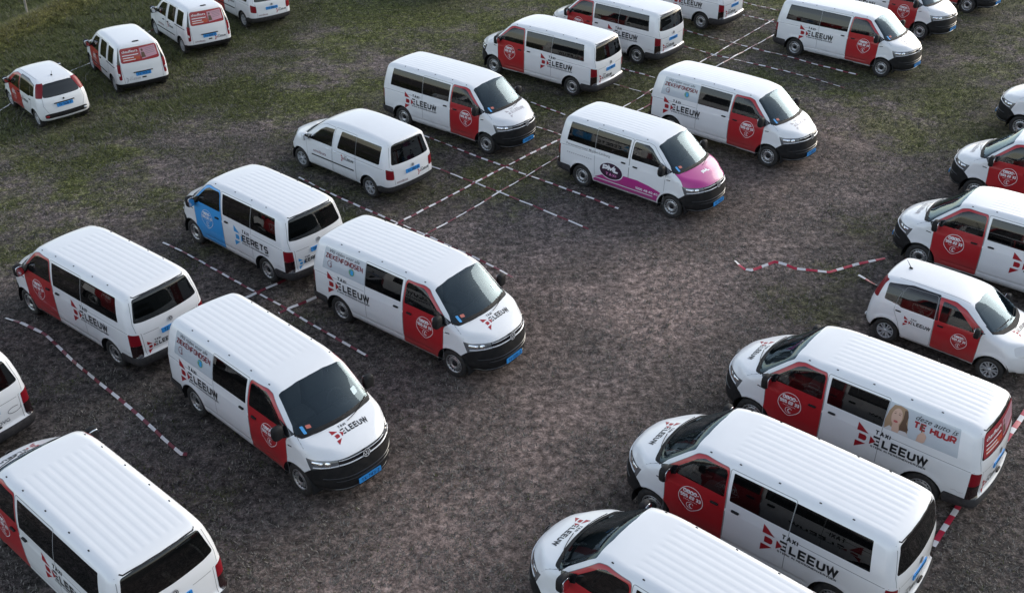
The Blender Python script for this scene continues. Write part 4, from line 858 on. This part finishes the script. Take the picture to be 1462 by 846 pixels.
def build_grass():
    """short tufts: straw and green blades, one counted mass"""
    N=150000; k=0
    # spread over the seen trapezoid, denser near
    y=11+36*rng.random(N)**1.15; hw=(y*.30+5.2)*1.18+1; x=(rng.random(N)*2-1)*hw
    n2=45000; x2=-25+17*rng.random(n2); y2=28+20*rng.random(n2); x=np.concatenate([x,x2]); y=np.concatenate([y,y2]); N=len(x)
    g=green_at(x,y); cl=fbm(x,y,.8,51,3); keep=(cl+.25*g+.25*rng.random(N))>.55; keep&=np.ones(N,bool)
    for v in VEH:
        L=v['B'].L; u=(x-v['x'])*math.cos(v['a'])+(y-v['y'])*math.sin(v['a']); s_=-(x-v['x'])*math.sin(v['a'])+(y-v['y'])*math.cos(v['a'])
        keep&=~((u>-1.0)&(u<L+.9)&(np.abs(s_)<.95)&(rng.random(N)>.15))
    x,y,g=x[keep],y[keep],g[keep]; N=len(x); z=ground_z(x,y)
    nb=4; ang=rng.random((N,nb))*2*math.pi; ln=(.04+.075*rng.random((N,nb)))*(.8+.6*g[:,None])*(1+.9*smooth((-x-9)/4)*smooth((y-28)/6))[:,None]; up=.25+.55*rng.random((N,nb)); wd=.007+.007*rng.random((N,nb))
    jx=x[:,None]+rng.normal(0,.03,(N,nb)); jy=y[:,None]+rng.normal(0,.03,(N,nb)); jz=z[:,None]-.008+0*jx
    dx,dy_=np.cos(ang),np.sin(ang); hor=ln*np.sqrt(1-up**2*.8); ver=ln*up
    p0=np.stack([jx-dy_*wd,jy+dx*wd,jz],-1); p1=np.stack([jx+dy_*wd,jy-dx*wd,jz],-1); p2=np.stack([jx+dx*hor,jy+dy_*hor,jz+ver],-1)
    V=np.stack([p0,p1,p2],2).reshape(-1,3); nf=N*nb
    me=bpy.data.meshes.new('grass'); me.vertices.add(len(V)); me.vertices.foreach_set('co',V.ravel()); me.loops.add(nf*3); me.polygons.add(nf)
    me.loops.foreach_set('vertex_index',np.arange(nf*3)); me.polygons.foreach_set('loop_start',np.arange(nf)*3); me.update()
    isg=(rng.random((N,nb))<np.clip(g*1.25+.05,0,.9)[:,None]); t=rng.random((N,nb,1))
    lush=smooth((-x-8)/5)*smooth((y-27)/7); bk=np.exp(-(((x+20.4)-(y-38.5)*.255)/.8)**2); gl=(1+.55*lush)[:,None,None]; yb=bk[:,None,None]
    c=np.where(isg[...,None],(np.array([.036,.042,.016])*(1-t)+np.array([.110,.120,.045])*t)*gl*(1-yb)+yb*(np.array([.07,.07,.02])*(1-t)+np.array([.26,.24,.09])*t),np.array([.075,.068,.060])*(1-t)+np.array([.32,.29,.25])*t*t+np.array([.02,.02,.02]))
    c=np.concatenate([c,np.ones((N,nb,1))],-1); c=np.repeat(c.reshape(-1,4),3,0)
    at=me.attributes.new('tint','FLOAT_COLOR','POINT'); at.data.foreach_set('color',c.ravel())
    m=bpy.data.materials.new('grass_blades'); m.use_nodes=True; b=m.node_tree.nodes['Principled BSDF']; b.inputs['Roughness'].default_value=.8; b.inputs['Specular IOR Level'].default_value=.2
    a=m.node_tree.nodes.new('ShaderNodeAttribute'); a.attribute_name='tint'; m.node_tree.links.new(a.outputs['Color'],b.inputs['Base Color'])
    me.materials.append(m); o=bpy.data.objects.new('grass',me); col.objects.link(o); o['kind']='stuff'; o['label']='short straw and green grass tufts growing over the trodden field'; o['category']='grass'
# ---------------------------------------------------------------- barrier tape
def px(p,z=0.0):
    """ground point under a photo pixel (1462 wide photo)"""
    d=_f+_x*((p[0]-731)/1497.5)-_u*((p[1]-423)/1497.5); o=cam.matrix_world.translation; t=(z-o.z)/d.z; q=o+d*t; return (q.x,q.y)
def tape_material(red,wr=.55):
    m=bpy.data.materials.new('barrier_tape_print'); m.use_nodes=True; n=m.node_tree; b=n.nodes['Principled BSDF']; b.inputs['Roughness'].default_value=.35
    uv=n.nodes.new('ShaderNodeUVMap'); sx=n.nodes.new('ShaderNodeSeparateXYZ'); n.links.new(uv.outputs[0],sx.inputs[0])
    fr=n.nodes.new('ShaderNodeMath'); fr.operation='FRACT'; n.links.new(sx.outputs[0],fr.inputs[0]); gt=n.nodes.new('ShaderNodeMath'); gt.operation='GREATER_THAN'; gt.inputs[1].default_value=wr; n.links.new(fr.outputs[0],gt.inputs[0])
    mx=n.nodes.new('ShaderNodeMix'); mx.data_type='RGBA'; mx.inputs[6].default_value=(.66,.64,.64,1); mx.inputs[7].default_value=(*red,1); n.links.new(gt.outputs[0],mx.inputs[0]); n.links.new(mx.outputs[2],b.inputs['Base Color']); return m
def tape(pts,label,group=None,width=.07,period=.5,z=.035,ph=0.,wob=1.0,world=False,lift=None):
    P=[Vector((*(p if world else px(p)),0)) for p in pts]; D=[]
    for a,b in zip(P,P[1:]):
        k=max(2,int((b-a).length/.09)); D+=[a+(b-a)*t/k for t in range(k)]
    D.append(P[-1]); n=len(D); X=np.array([[p.x,p.y] for p in D]); T=np.gradient(X,axis=0); T/=np.linalg.norm(T,axis=1,keepdims=True); U=np.stack([-T[:,1],T[:,0]],-1)
    s=np.concatenate([[0],np.cumsum(np.linalg.norm(np.diff(X,axis=0),axis=1))]); sd=len(bpy.data.meshes)
    off=(vnoise(s,s*0+sd*3.3,1.7,61)-.5)*.09*wob; X=X+U*off[:,None]
    tw=(vnoise(s,s*0+sd*1.7,.9,63)-.5)*2.2*wob+.25; w_=width*np.cos(tw)/2; hz=width*np.sin(tw)/2
    zz=ground_z(X[:,0],X[:,1])+z+.03*vnoise(s,s*0+sd,.5,67)*wob+(0 if lift is None else lift)
    A=np.c_[X+U*w_[:,None],zz+hz]; B_=np.c_[X-U*w_[:,None],zz-hz+np.maximum(0,np.abs(hz)-z)]; C_=np.c_[X,zz+.004]
    V=np.concatenate([A,C_,B_]); Fc=[(i,i+1,n+i+1,n+i) for i in range(n-1)]+[(n+i,n+i+1,2*n+i+1,2*n+i) for i in range(n-1)]
    me=mesh('barrier_tape',V,Fc); me.materials.clear(); me.materials.append(TAPE if group else FRESH); uv=me.uv_layers.new(name='UVMap'); u=np.concatenate([s,s,s])/period+ph
    li=np.zeros(len(me.loops),int); me.loops.foreach_get('vertex_index',li); uv.data.foreach_set('uv',np.stack([u[li],li*0.],-1).ravel())
    o=bpy.data.objects.new('barrier_tape',me); col.objects.link(o); o['label']=label; o['category']='tape'
    if group: o['group']=group
    return o
# ---------------------------------------------------------------- vehicles
VAN_L=van_type(3.4); VAN_S=van_type(3.0); CAD=car_type('caddy'); KAN=car_type('kangoo'); HAT=car_type('hatch')
def extra(key,fn):
    if key not in extra.c: extra.c[key]=fn()
    return extra.c[key]
extra.c={}
def e_side(T,tag,s,x,z,which='DE LEEUW',scale=1.0,sub=True): return extra((tag,s,x,z,which,scale),lambda: livery_side(T[0],s,x,z,which,scale=scale,sub=sub))
def e_zieken():
    B=VAN_L[0]; f=RIGHT(-.40,1.36); P=[]
    V,Fc,w_=word('ZIEKENFONDSEN',.115,.024,.2,.86,.04,.255); V[:,0]=.04+(V[:,0]-.04)*1.16/(V[:,0].max()-.04)
    a=text2('Wij rijden voor alle',.105,.0,1.15,shear=.35); a=(a[0]+np.array([.12,.405]),a[1])
    P.append(dec(B,'lettering',f,[(V,Fc)],'maroon')); P.append(dec(B,'lettering',f,[a],'ink'))
    P.append(dec(B,'logo_print',f,[stroke([(.18+.075*math.cos(t),.135+.075*math.sin(t)) for t in np.linspace(.5,5.6,18)],.012),stroke([(.19+.03*math.cos(t),.115+.05*math.sin(t)) for t in np.linspace(-2,1.6,10)],.022)],'maroon'))
    P.append(dec(B,'logo_print',f,[ell(.86,.15,.085,.085)],'green')); P.append(dec(B,'logo_print',f,[ell(.875,.14,.045,.05),stroke([(.80,.19),(.86,.20),(.92,.18)],.02)],'lblue',off=.006))
    return P
def e_tehuur():
    B=VAN_L[0]; f=LEFT(.87,1.345); P=[]
    P.append(dec(B,'portrait_hair',f,[(np.array([(.02,.0),(.0,.16),(.03,.36),(.09,.49),(.20,.51),(.32,.49),(.37,.38),(.40,.22),(.43,.10),(.42,.0)]),[tuple(range(10))])],'hairlight',.004))
    P.append(dec(B,'portrait_hair',f,[(np.array([(.29,.02),(.27,.14),(.30,.30),(.29,.46),(.34,.47),(.38,.36),(.37,.24),(.43,.14),(.40,.03)]),[tuple(range(9))])],'hair',.0047))
    P.append(dec(B,'portrait_face',f,[ell(.185,.29,.095,.165),pg((.13,.0),(.15,.18),(.25,.18),(.29,.0))],'skin',.0054))
    P.append(dec(B,'portrait_features',f,[stroke([(.125,.345),(.16,.352)],.012),stroke([(.205,.35),(.24,.343)],.012),stroke([(.12,.375),(.16,.382)],.006),stroke([(.205,.38),(.245,.372)],.006)],'hair',.0062))
    P.append(dec(B,'portrait_mouth',f,[ell(.185,.205,.04,.022)],'mouth',.0062)); P.append(dec(B,'portrait_blouse',f,[pg((.02,0),(.10,.09),(.15,.06),(.15,0)),pg((.27,0),(.29,.07),(.40,.08),(.47,0))],'cloth',.006))
    P.append(dec(B,'portrait_hand',f,[(np.array([(.60,.0),(.61,.12),(.64,.17),(.67,.24),(.70,.20),(.73,.19),(.76,.14),(.75,.04),(.72,.0)]),[tuple(range(9))])],'skin',.0054)); P.append(dec(B,'portrait_key',f,[stroke([(.66,.20),(.64,.30)],.018),ell(.635,.32,.022,.03)],'hair',.0062))
    a=text2('deze auto is',.13,.004,1.18,shear=.35); a=(a[0]+np.array([.48,.385]),a[1])
    P.append(dec(B,'lettering',f,[a],'ink',.0056)); V,Fc,_=word('TE HUUR',.135,.034,.2,1.0,.50,.225); V[:,0]=.50+(V[:,0]-.50)*.74/(V[:,0].max()-.50); P.append(dec(B,'lettering',f,[(V,Fc)],'lred',.0056))
    return P
def e_rearposter(B,w,z0,z1,dx=0):
    f=REAR(0,0); h=z1-z0; P=[]
    o=rpoly([(-w,z0),(w,z0),(w*.93,z1),(-w*.93,z1)],.09,5); P.append(Part('poster',decal(B,'poster',f,(o,[tuple(range(len(o)))]),.004,.05),'posterred'))
    P.append(dec(B,'poster_band',f,[pg((-w*.86,z0+h*.10),(w*.0,z0+h*.13),(w*.0,z0+h*.36),(-w*.90,z0+h*.34))],'orange',.0048))
    P.append(dec(B,'poster_card',f,[pg((.06,z0+h*.12),(w*.90,z0+h*.22),(w*.86,z0+h*.90),(.02,z0+h*.86))],'pinkcard',.0048))
    t=text2('chauffeurs',.115,.012,1.0); t=(t[0]*np.array([w*.80/(t[0][:,0].max()),1])+np.array([-w*.86,z0+h*.68]),t[1]); L_=[t]
    for k,(a,b) in enumerate(((.80,.50),(.55,.33),(.62,.18))): L_.append(stroke([(-w*.86,z0+h*b),(-w*.86+w*a,z0+h*b)],.022))
    P.append(dec(B,'lettering',f,L_,'lwhite',.0058))
    P.append(dec(B,'poster_figure',f,[ell(.11,z0+h*.70,.035,.045,14),pg((.05,z0+h*.20),(.20,z0+h*.20),(.17,z0+h*.55),(.07,z0+h*.58))],'hair',.0056))
    P.append(dec(B,'poster_text_lines',f,[stroke([(.22,z0+h*q),(w*.82,z0+h*(q+.03))],.014) for q in (.42,.53,.64,.75)],'grey',.0056)); return P
def e_pml():
    B=VAN_S[0]; out=[]
    for s in (1,-1):
        f=RIGHT(0,0) if s<0 else LEFT(2.12,0); X=(lambda x:x) if s<0 else (lambda x:x)
        sw=rpoly([(.435,.375),(2.56,.375),(2.56,.44),(2.62,.60),(2.68,.67),(2.3,.76),(1.9,.81),(1.48,.80),(1.0,.72),(.70,.62),(.44,.48)],.02)
        out.append(dec(B,'magenta_swoosh',f,[(sw,[tuple(range(len(sw)))])],'magenta',.0028))
        out.append(dec(B,'oval_border',f,[ell(1.03,.815,.405,.255,36)],'lwhite',.0042)); out.append(dec(B,'logo_oval',f,[ell(1.03,.815,.38,.235,36)],'purple',.0052))
        V,Fc,w_=word('PML',.17,.052,.12,1.25,0,0); V=(V+V[:,1:]*np.array([.18,0]))+np.array([1.03-w_/2,.80]); out.append(dec(B,'lettering',f,[(V,Fc)],'lwhite',.0062))
        V,Fc,w_=word('TAXI',.095,.022,.25,1.25,0,0); V=V+np.array([1.05-w_/2,.665]); out.append(dec(B,'lettering',f,[(V,Fc)],'lpink',.0062))
        t=text2('Personenvervoer Midden-Limburg',.105,.002,1.0); t=(t[0]*np.array([1.52/t[0][:,0].max(),1])+np.array([-.56,1.20]),t[1]); out.append(dec(B,'lettering',f,[t],'grey',.0045))
        out.append(dec(B,'lettering',f,[stroke([(-.52+k*.075,.985),(-.52+k*.075+.045,.985)],.028) for k in range(12)],'faint',.0045))
        V,Fc,w_=word('1000 48 40 40',.07,.018,.25,1.0,1.86,.545); out.append(dec(B,'lettering',f,[(V,Fc)],'lwhite',.0045))
    f=HOOD(3.50,0); V,Fc,w_=word('PML',.10,.03,.12,1.2,0,0); V=V-np.array([w_/2,.0])
    out.append(dec(B,'lettering',f,[(V,Fc)],'lwhite',.004)); return out
def e_hood(faint=False,which='DE LEEUW'):
    return extra(('hood',faint,which),lambda: frame_logo(VAN_L[0],HOOD(3.985,-.34),.58,faint,which))
def e_tail(T,tag,x,sc_,which='DE LEEUW',faint=False,y=.63,z=.60): return extra(('tail',tag,sc_,which,faint,y,z),lambda: frame_logo(T[0],REAR(y,z),sc_,faint,which))
def e_dvg():
    B=VAN_L[0]; t=text2('DVG',.11,.012,1.1); t=(t[0]+np.array([0,0]),t[1])
    return [dec(B,'lettering',REAR(-.16,.68),[t],'grey'),dec(B,'logo_print',REAR(-.55,.86),[stroke([(.14*math.cos(a),.06*math.sin(a)) for a in np.linspace(.9,6.6,26)],.014)],'grey')]
def e_tagline(T,tag,s): # small emblem low on the rear quarter
    return extra(('q',tag,s),lambda:[dec(T[0],'logo_print',side_frame(s,-.50 if s>0 else -.72,.66),[stroke([(0,.01),(.08,.03),(.14,.0),(.22,.03)],.008)],'faint')])
def e_omni(T,tag):
    def mk_():
        B=T[0]; L=B.L; out=[]; t=text2('omnibuzz',.13,.006,1.15); w_=t[0][:,0].max(); z=.745 if tag=='cad' else .70
        for s in (1,-1): out.append(dec(B,'lettering',side_frame(s,(2.38 if tag=='cad' else 2.1) if s>0 else ((2.38 if tag=='cad' else 2.1)-w_),z),[t],'maroon'))
        for s in (1,-1): out+=frame_logo(B,side_frame(s,1.13 if s>0 else .62,.79 if tag=='cad' else .74),.40)
        t2=text2('omnibuzz',.10,.004,1.0); out.append(dec(B,'lettering',REAR(.60,.60 if tag=='cad' else .55),[t2],'maroon')); out+=frame_logo(B,REAR(-.18,.60 if tag=='cad' else .53),.34); return out
    return extra(('omni',tag),mk_)
def e_screen(T): # number card and stickers behind the windscreen
    def mk_():
        B=T[0]; L=B.L; out=[]
        for nm,m,y,z,w_,h in (('sticker','sticker',-.69,1.375,.055,.10),('sticker','stickerred',-.58,1.40,.09,.045),('parking_card','paper',.60,1.50,.12,.09)):
            V,Fc=rpoly([(-w_/2,-h/2),(w_/2,-h/2),(w_/2,h/2),(-w_/2,h/2)],.01,2),None; out.append(Part(nm,decal(B,nm,NOSE(y,z),(V,[tuple(range(len(V)))]),.002),m))
        return out
    return extra(('screen',id(T)),mk_)
VEH=[]; NV=[0]
def vehicle(T,name,x,y,deg,label,cat='van',group=None,over=None,extras=(),paneB=(),plates=None,behind=None):
    root=bpy.data.objects.new(name,None); col.objects.link(root); root.empty_display_size=.5
    a=R(deg); root.location=(x,y,0); root.rotation_euler=(0,0,a); root['label']=label; root['category']=cat
    if group: root['group']=group
    i=NV[0]%4; NV[0]+=1; ov=dict(over or {})
    for k in range(4):
        if k!=i: ov['ptf%d'%k]='-'; ov['ptr%d'%k]='-'
    for p in T[1]: spawn(p,root,ov)
    for e in extras:
        for p in (e if isinstance(e,list) else [e]): spawn(p,root,ov)
    VEH.append(dict(B=T[0],x=x,y=y,a=a,root=root)); return root
BL={'DE':'DE LEEUW'}
gV='taxi vans parked in rows on the field'
HZ=('z',)
def side2(T,tag,xl,xr,z=.70,which='DE LEEUW',sub=True): return e_side(T,tag,1,xl,z,which,sub=sub)+e_side(T,tag,-1,xr,z,which,sub=sub)
zk=extra('zieken',e_zieken)
logoL=side2(VAN_L,'L',1.30,.14); logoZ=e_side(VAN_L,'L',1,1.30,.70)+e_side(VAN_L,'Lz',-1,-.32,.72)
hood=e_hood(); hoodf=e_hood(True); tailL=e_tail(VAN_L,'L',0,.52)
ZV={'rear_side_window':'privacy'}
def zvan(*a,**k):
    r=vehicle(VAN_L,*a,extras=[logoZ,zk,hood if not k.pop('faint',False) else hoodf,tailL,e_screen(VAN_L)],**k)
    for o in r.children:                        # film over the rear pane of the right side only
        if o.name.startswith('rear_side_window') and o.data.vertices[0].co.y<0: o.material_slots[0].material=M['poster']; o['label']='pale poster film over the rear side window'
    return r
# left block, front to back
zvan('taxi_van',-5.794,17.517,-43.05,'nearest front-facing poster-pane van at lower left, pale card behind its windscreen',group=gV)
zvan('taxi_van',-3.361,20.947,-38.24,'white van with pale poster pane and red door right beside the blue-doored van',group=gV)
vehicle(VAN_L,'taxi_van',-8.017,19.24,141.54,'rear-facing white van with red door standing left of the blue-doored van',group=gV,extras=[logoL,hood,tailL,e_tagline(VAN_L,'L',1)])
geer=side2(VAN_S,'S',1.13,.0,.66,'GEERETS')
vehicle(VAN_S,'taxi_van',-5.363,22.697,138.94,'short white van with bright blue front door and blue GEERETS flag lettering',group=gV,over={'front_door':'blue'},extras=[geer,e_tail(VAN_S,'S',0,.52,'GEERETS'),e_tagline(VAN_S,'S',1)])
vehicle(VAN_L,'taxi_van',-5.853,11.70,138.97,'large white van cut off by the bottom left corner, ribbed roof and dark rear window',group=gV,extras=[logoL,hood,tailL])
vehicle(VAN_L,'taxi_van',-10.68,16.14,140.8,'white van at the left edge showing only a rear corner with DVG lettering',group=gV,extras=[logoL,extra('dvg',e_dvg)])
# middle block
vehicle(CAD,'small_van',-3.396,27.225,138.37,'small white van with white doors, dark side strip and omnibuzz lettering in mid field','small van',extras=[e_omni(CAD,'cad')],over={'phone_emblem':'-'})
vehicle(VAN_L,'taxi_van',-2.896,32.323,-37.96,'front-facing white van with dark side windows and red door behind the omnibuzz small van',group=gV,extras=[logoL,hoodf,tailL,e_screen(VAN_L)])
vehicle(VAN_S,'taxi_van',2.609,27.915,-40.28,'white van with pink bonnet, pink sill swoosh and oval PML TAXI logo',over={'front_door':'white','bonnet':'magenta','phone_emblem':'-'},extras=[extra('pml',e_pml),e_screen(VAN_S)])
zvan('taxi_van',5.62,31.318,-41.48,'white van with pale poster pane and red door directly behind the pink-bonneted van',group=gV,faint=True)
vehicle(VAN_L,'taxi_van',2.632,34.852,142.3,'rear-facing white van with red door, nearest of the three showing tails at top centre',group=gV,extras=[logoL,tailL,e_tagline(VAN_L,'L',1)])
vehicle(VAN_L,'taxi_van',5.20,37.98,140.0,'middle one of three rear-facing white vans at top centre, roof cut by top edge',group=gV,extras=[logoL,tailL,e_tagline(VAN_L,'L',1)])
vehicle(VAN_L,'taxi_van',8.158,41.875,140.0,'farthest of three rear-facing white vans at top centre, only its lower tail visible',group=gV,extras=[logoL,tailL])
vehicle(VAN_L,'taxi_van',11.193,38.731,-41.3,'complete front-facing white van with red door at top right, roof near the top edge',group=gV,extras=[logoL,hoodf,tailL,e_screen(VAN_L)])
vehicle(VAN_L,'taxi_van',13.938,42.767,-42.5,'white van with red door cut by the top edge, right of the complete one',group=gV,extras=[logoL,hoodf,tailL])
vehicle(VAN_L,'taxi_van',16.972,46.059,-41.8,'van in the top right corner showing only front wheel, black bumper and blue plate',group=gV,extras=[logoL])
# right block
vehicle(VAN_L,'taxi_van',3.782,9.764,138.6,'white van cut by the bottom edge, nearest of the right block, roof and windscreen showing',group=gV,extras=[logoL,hood,tailL])
vehicle(VAN_L,'taxi_van',5.67,12.299,140.3,'white van with all side windows dark, between the TE HUUR van and the bottom edge',group=gV,extras=[logoL,hood,tailL])
te=extra('tehuur',e_tehuur); rp=extra('rearposter',lambda: e_rearposter(VAN_L[0],.76,1.38,1.85))
r_=vehicle(VAN_L,'taxi_van',7.944,14.89,140.4,'white van with a TE HUUR poster with a smiling woman on its rear side window',group=gV,extras=[logoL,hood,te,rp,tailL,e_tagline(VAN_L,'L',1)])
for o in r_.children:
    if o.name.startswith('rear_side_window') and o.data.vertices[0].co.y>0: o.material_slots[0].material=M['poster']; o['label']='rental poster film over the rear side window'
vehicle(VAN_L,'taxi_van',13.267,20.991,140.4,'white van with red front door at the right edge just behind the small hatchback',group=gV,extras=[logoL,hoodf])
vehicle(VAN_L,'taxi_van',16.083,24.745,142.2,'van nose with red door at the right edge, second farthest in the right row',group=gV,extras=[logoL,hoodf])
vehicle(VAN_L,'taxi_van',19.20,29.25,143,'farthest white van nose on the right edge, only headlight and front corner visible',group=gV,extras=[logoL])
HL=lambda s,x,z: e_side(HAT,'H',s,x,z,scale=.45,sub=False)
hat_red={'front_door':'red'}
hx=HL(1,1.0,.62)+HL(-1,.36,.60)+extra('hath',lambda:frame_logo(HAT[0],HOOD(2.62,-.25),.4))
vehicle(HAT,'hatchback_car',8.835,19.954,-41.11,'white hatchback with a red front door standing between large vans at the right','car',over=hat_red,extras=[hx],group='small white hatchbacks with red front doors')
# cars along the field edge, top left
vehicle(HAT,'hatchback_car',-14.702,32.275,132.19,'white hatchback with its tail towards us, leftmost car at the grassy edge','car',over=hat_red,extras=[hx],group='small white hatchbacks with red front doors')
kp=extra('kposter',lambda: e_rearposter(KAN[0],.665,1.17,1.66)); kr={'front_door':'red'}
vehicle(KAN,'small_van',-13.051,35.276,124.8,'high small white van with red door and red rear poster, right of the leftmost hatchback','small van',over=kr,extras=[kp,extra('kq',lambda:frame_logo(KAN[0],REAR(.60,.50),.36,True))],group='small vans with red rear-window posters')
vehicle(KAN,'small_van',-11.739,39.177,127.2,'high small white van with white doors and red rear-window poster, beside the top edge','small van',over={'phone_emblem':'-'},extras=[kp,e_omni(KAN,'kan')],group='small vans with red rear-window posters')
vehicle(CAD,'small_van',-10.104,42.343,129.5,'small white van at the top edge right of the two red-poster vans','small van',over={'front_door':'red'},extras=[e_omni(CAD,'cad')])
# a vehicle just outside the top edge, only its dark underside dips into the picture
vehicle(VAN_L,'taxi_van',-2.6,46.75,139,'dark lower edge of a van just visible at the top edge left of centre',group=gV,extras=[logoL])
ground=build_ground(); build_grass()
for v in VEH:                                   # tyres rest on the turf
    L=v['B'].L; c,s_=math.cos(v['a']),math.sin(v['a']); pts=[(v['x']+c*u-s_*w_,v['y']+s_*u+c*w_) for u in (0,L) for w_ in (.8,-.8)]
    z=[float(ground_z(*p)) for p in pts]; v['root'].location.z=np.mean(z)-.008
    v['root'].rotation_euler=(math.atan2((z[0]+z[2]-z[1]-z[3])/2,1.6),-math.atan2((z[2]+z[3]-z[0]-z[1])/2,L),v['a'])
TAPE=tape_material((.15,.012,.026)); FRESH=tape_material((.42,.014,.045),.42); gT='barrier tapes marking the parking bays'
def ext(p,q,e0=0,e1=0): d=(q[0]-p[0],q[1]-p[1]); return [(p[0]-d[0]*e0,p[1]-d[1]*e0),(q[0]+d[0]*e1,q[1]+d[1]*e1)]
tape([(10,455),(33.5,464.6),(62,480.5),(84,500),(108.7,520.7),(134.7,542),(159.6,564),(187.7,587.5),(219.5,615),(248,639.4),(260,650),(268,650.5)],'striped barrier tape curving across dark soil at the far left',gT,.066,.50)
tape([(233.6,348),(268,364),(321.7,394.9),(375.3,424.4),(420.6,451.2),(468.2,478),(526,509.5)],'striped barrier tape running between the two large poster-pane vans at left',gT,.055,.50,wob=.5)
tape([(350,428),(408,401.5)],'short piece of tape crossing the bay line behind the nearest poster van',gT,.06,.6,wob=.4)
tape([(398,449),(462,424)],'short dark red and white tape lying under the tail of the second poster van',gT,.06,.5,ph=.5)
tape([(427,254),(465.5,273.7),(504,292),(547.5,311),(691.6,375.8),(732,397)],'striped barrier tape between the blue-doored van and the omnibuzz small van',gT,.055,.50,wob=.4)
tape([(540,336),(600,303),(723,238),(801,199.5)],'dashed tape crossing towards the pink-bonneted van, left one of the crossing pair',gT,.055,.50,wob=.4)
tape([(595,345),(610.3,336),(712.9,275.4),(802,222)],'thin twisted tape crossing towards the pink-bonneted van, right one of the pair',gT,.04,.8,wob=.5)
tape([(604,195),(723,239.5),(802,268),(883,298.6)],'striped tape running past the rear wheel of the pink-bonneted van',gT,.055,.50,wob=.4)
tape([(612,236),(678,262),(712.9,275.4),(840,328.8)],'striped tape running from the tail of the omnibuzz small van into the lane',gT,.045,.9,wob=.4)
tape([(758,147),(807,164.5)],'short striped tape in front of the middle van nose, upper of two',gT,.05,.45,wob=.4)
tape([(766,181.5),(806,194.5)],'short striped tape in front of the middle van nose, lower of two',gT,.05,.45,wob=.4)
tape([(884,98),(935,113)],'short striped tape behind a rear-facing van, upper of two beside the poster van',gT,.05,.45,wob=.4)
tape([(868,119.3),(932,137)],'short striped tape behind a rear-facing van, lower of two beside the poster van',gT,.04,.9,wob=.4)
tape([(966,42),(1016,55),(1049,63.2),(1108.5,78.4),(1223.5,108.8)],'striped tape beside the complete top right van, farther of two long parallel tapes',gT,.055,.50,wob=.4)
tape([(968,65),(1020,79),(1079.8,93.4),(1157.8,112.5),(1205,127.5)],'striped tape between top right van and poster van, nearer of two long parallel tapes',gT,.055,.50,wob=.4)
tape([(890,155),(930.4,130),(1000.8,89.3),(1104.4,29.8)],'thin tape crossing the far bay lines, left one of a crossing pair',gT,.04,.9,wob=.4)
tape([(905,163),(929.3,149),(1024.4,94.8),(1105.5,50.9)],'thin tape crossing the far bay lines, right one of a crossing pair',gT,.045,1.1,wob=.4)
tape([(1060,5),(1112,17)],'short striped tape at the top edge left of the top right van, farther one',gT,.05,.45,wob=.4)
tape([(1056,22),(1108,34.3)],'short striped tape at the top edge left of the top right van, nearer one',gT,.05,.45,wob=.4)
tape([(-25,171),(13.4,151.5),(104,103),(130.7,90.5),(150,81)],'pale tape along the grassy edge passing in front of the leftmost hatchback',gT,.045,200.0,wob=.3,ph=.05)
tape([(208,50),(219,43)],'tiny loose tape end by the front wheel of the white-doored high small van',gT,.07,.8)
tape([(1048.4,374.1),(1055,381),(1062.5,386.8),(1072.5,388.2),(1090,382),(1106,376.8),(1120,380),(1132.9,385.2),(1160,388),(1183,390.2),(1200,385),(1220,379),(1262.9,370)],'loose striped tape winding on bare soil in the middle of the lane',None,.07,.5,wob=.6)
tape([(1225,395.5),(1240,403),(1262,413)],'loose red and white tape end sticking out behind the hatchback between the large vans',None,.07,.5)
tape([(1331.8,780.5),(1374.2,715.2),(1437.8,625.5),(1475,571)],'wide red and white tape strip behind the tails of the right block vans',None,.10,.5,wob=.35,ph=.1)
tape([(1300,832),(1331,782)],'continuation of red tape hidden behind a van tail',None,.10,.5,wob=.3) if False else None
# fence post beside the field edge
_q=px((41,27)); pz=float(ground_z(*_q)); V,Fc=tube([(0,0,-.3),(.01,0,.6),(.0,.01,1.75)],[.05,.048,.045],10); cp,cf=lathe([(0,1.78),(.035,1.775),(.046,1.74)],10,'z')
post=place('fence_post',mesh('post',*join([(V,Fc)])),'wood'); post.location=(_q[0],_q[1],pz); post['label']='thin weathered fence post on the grassy bank in the top left corner'; post['category']='post'
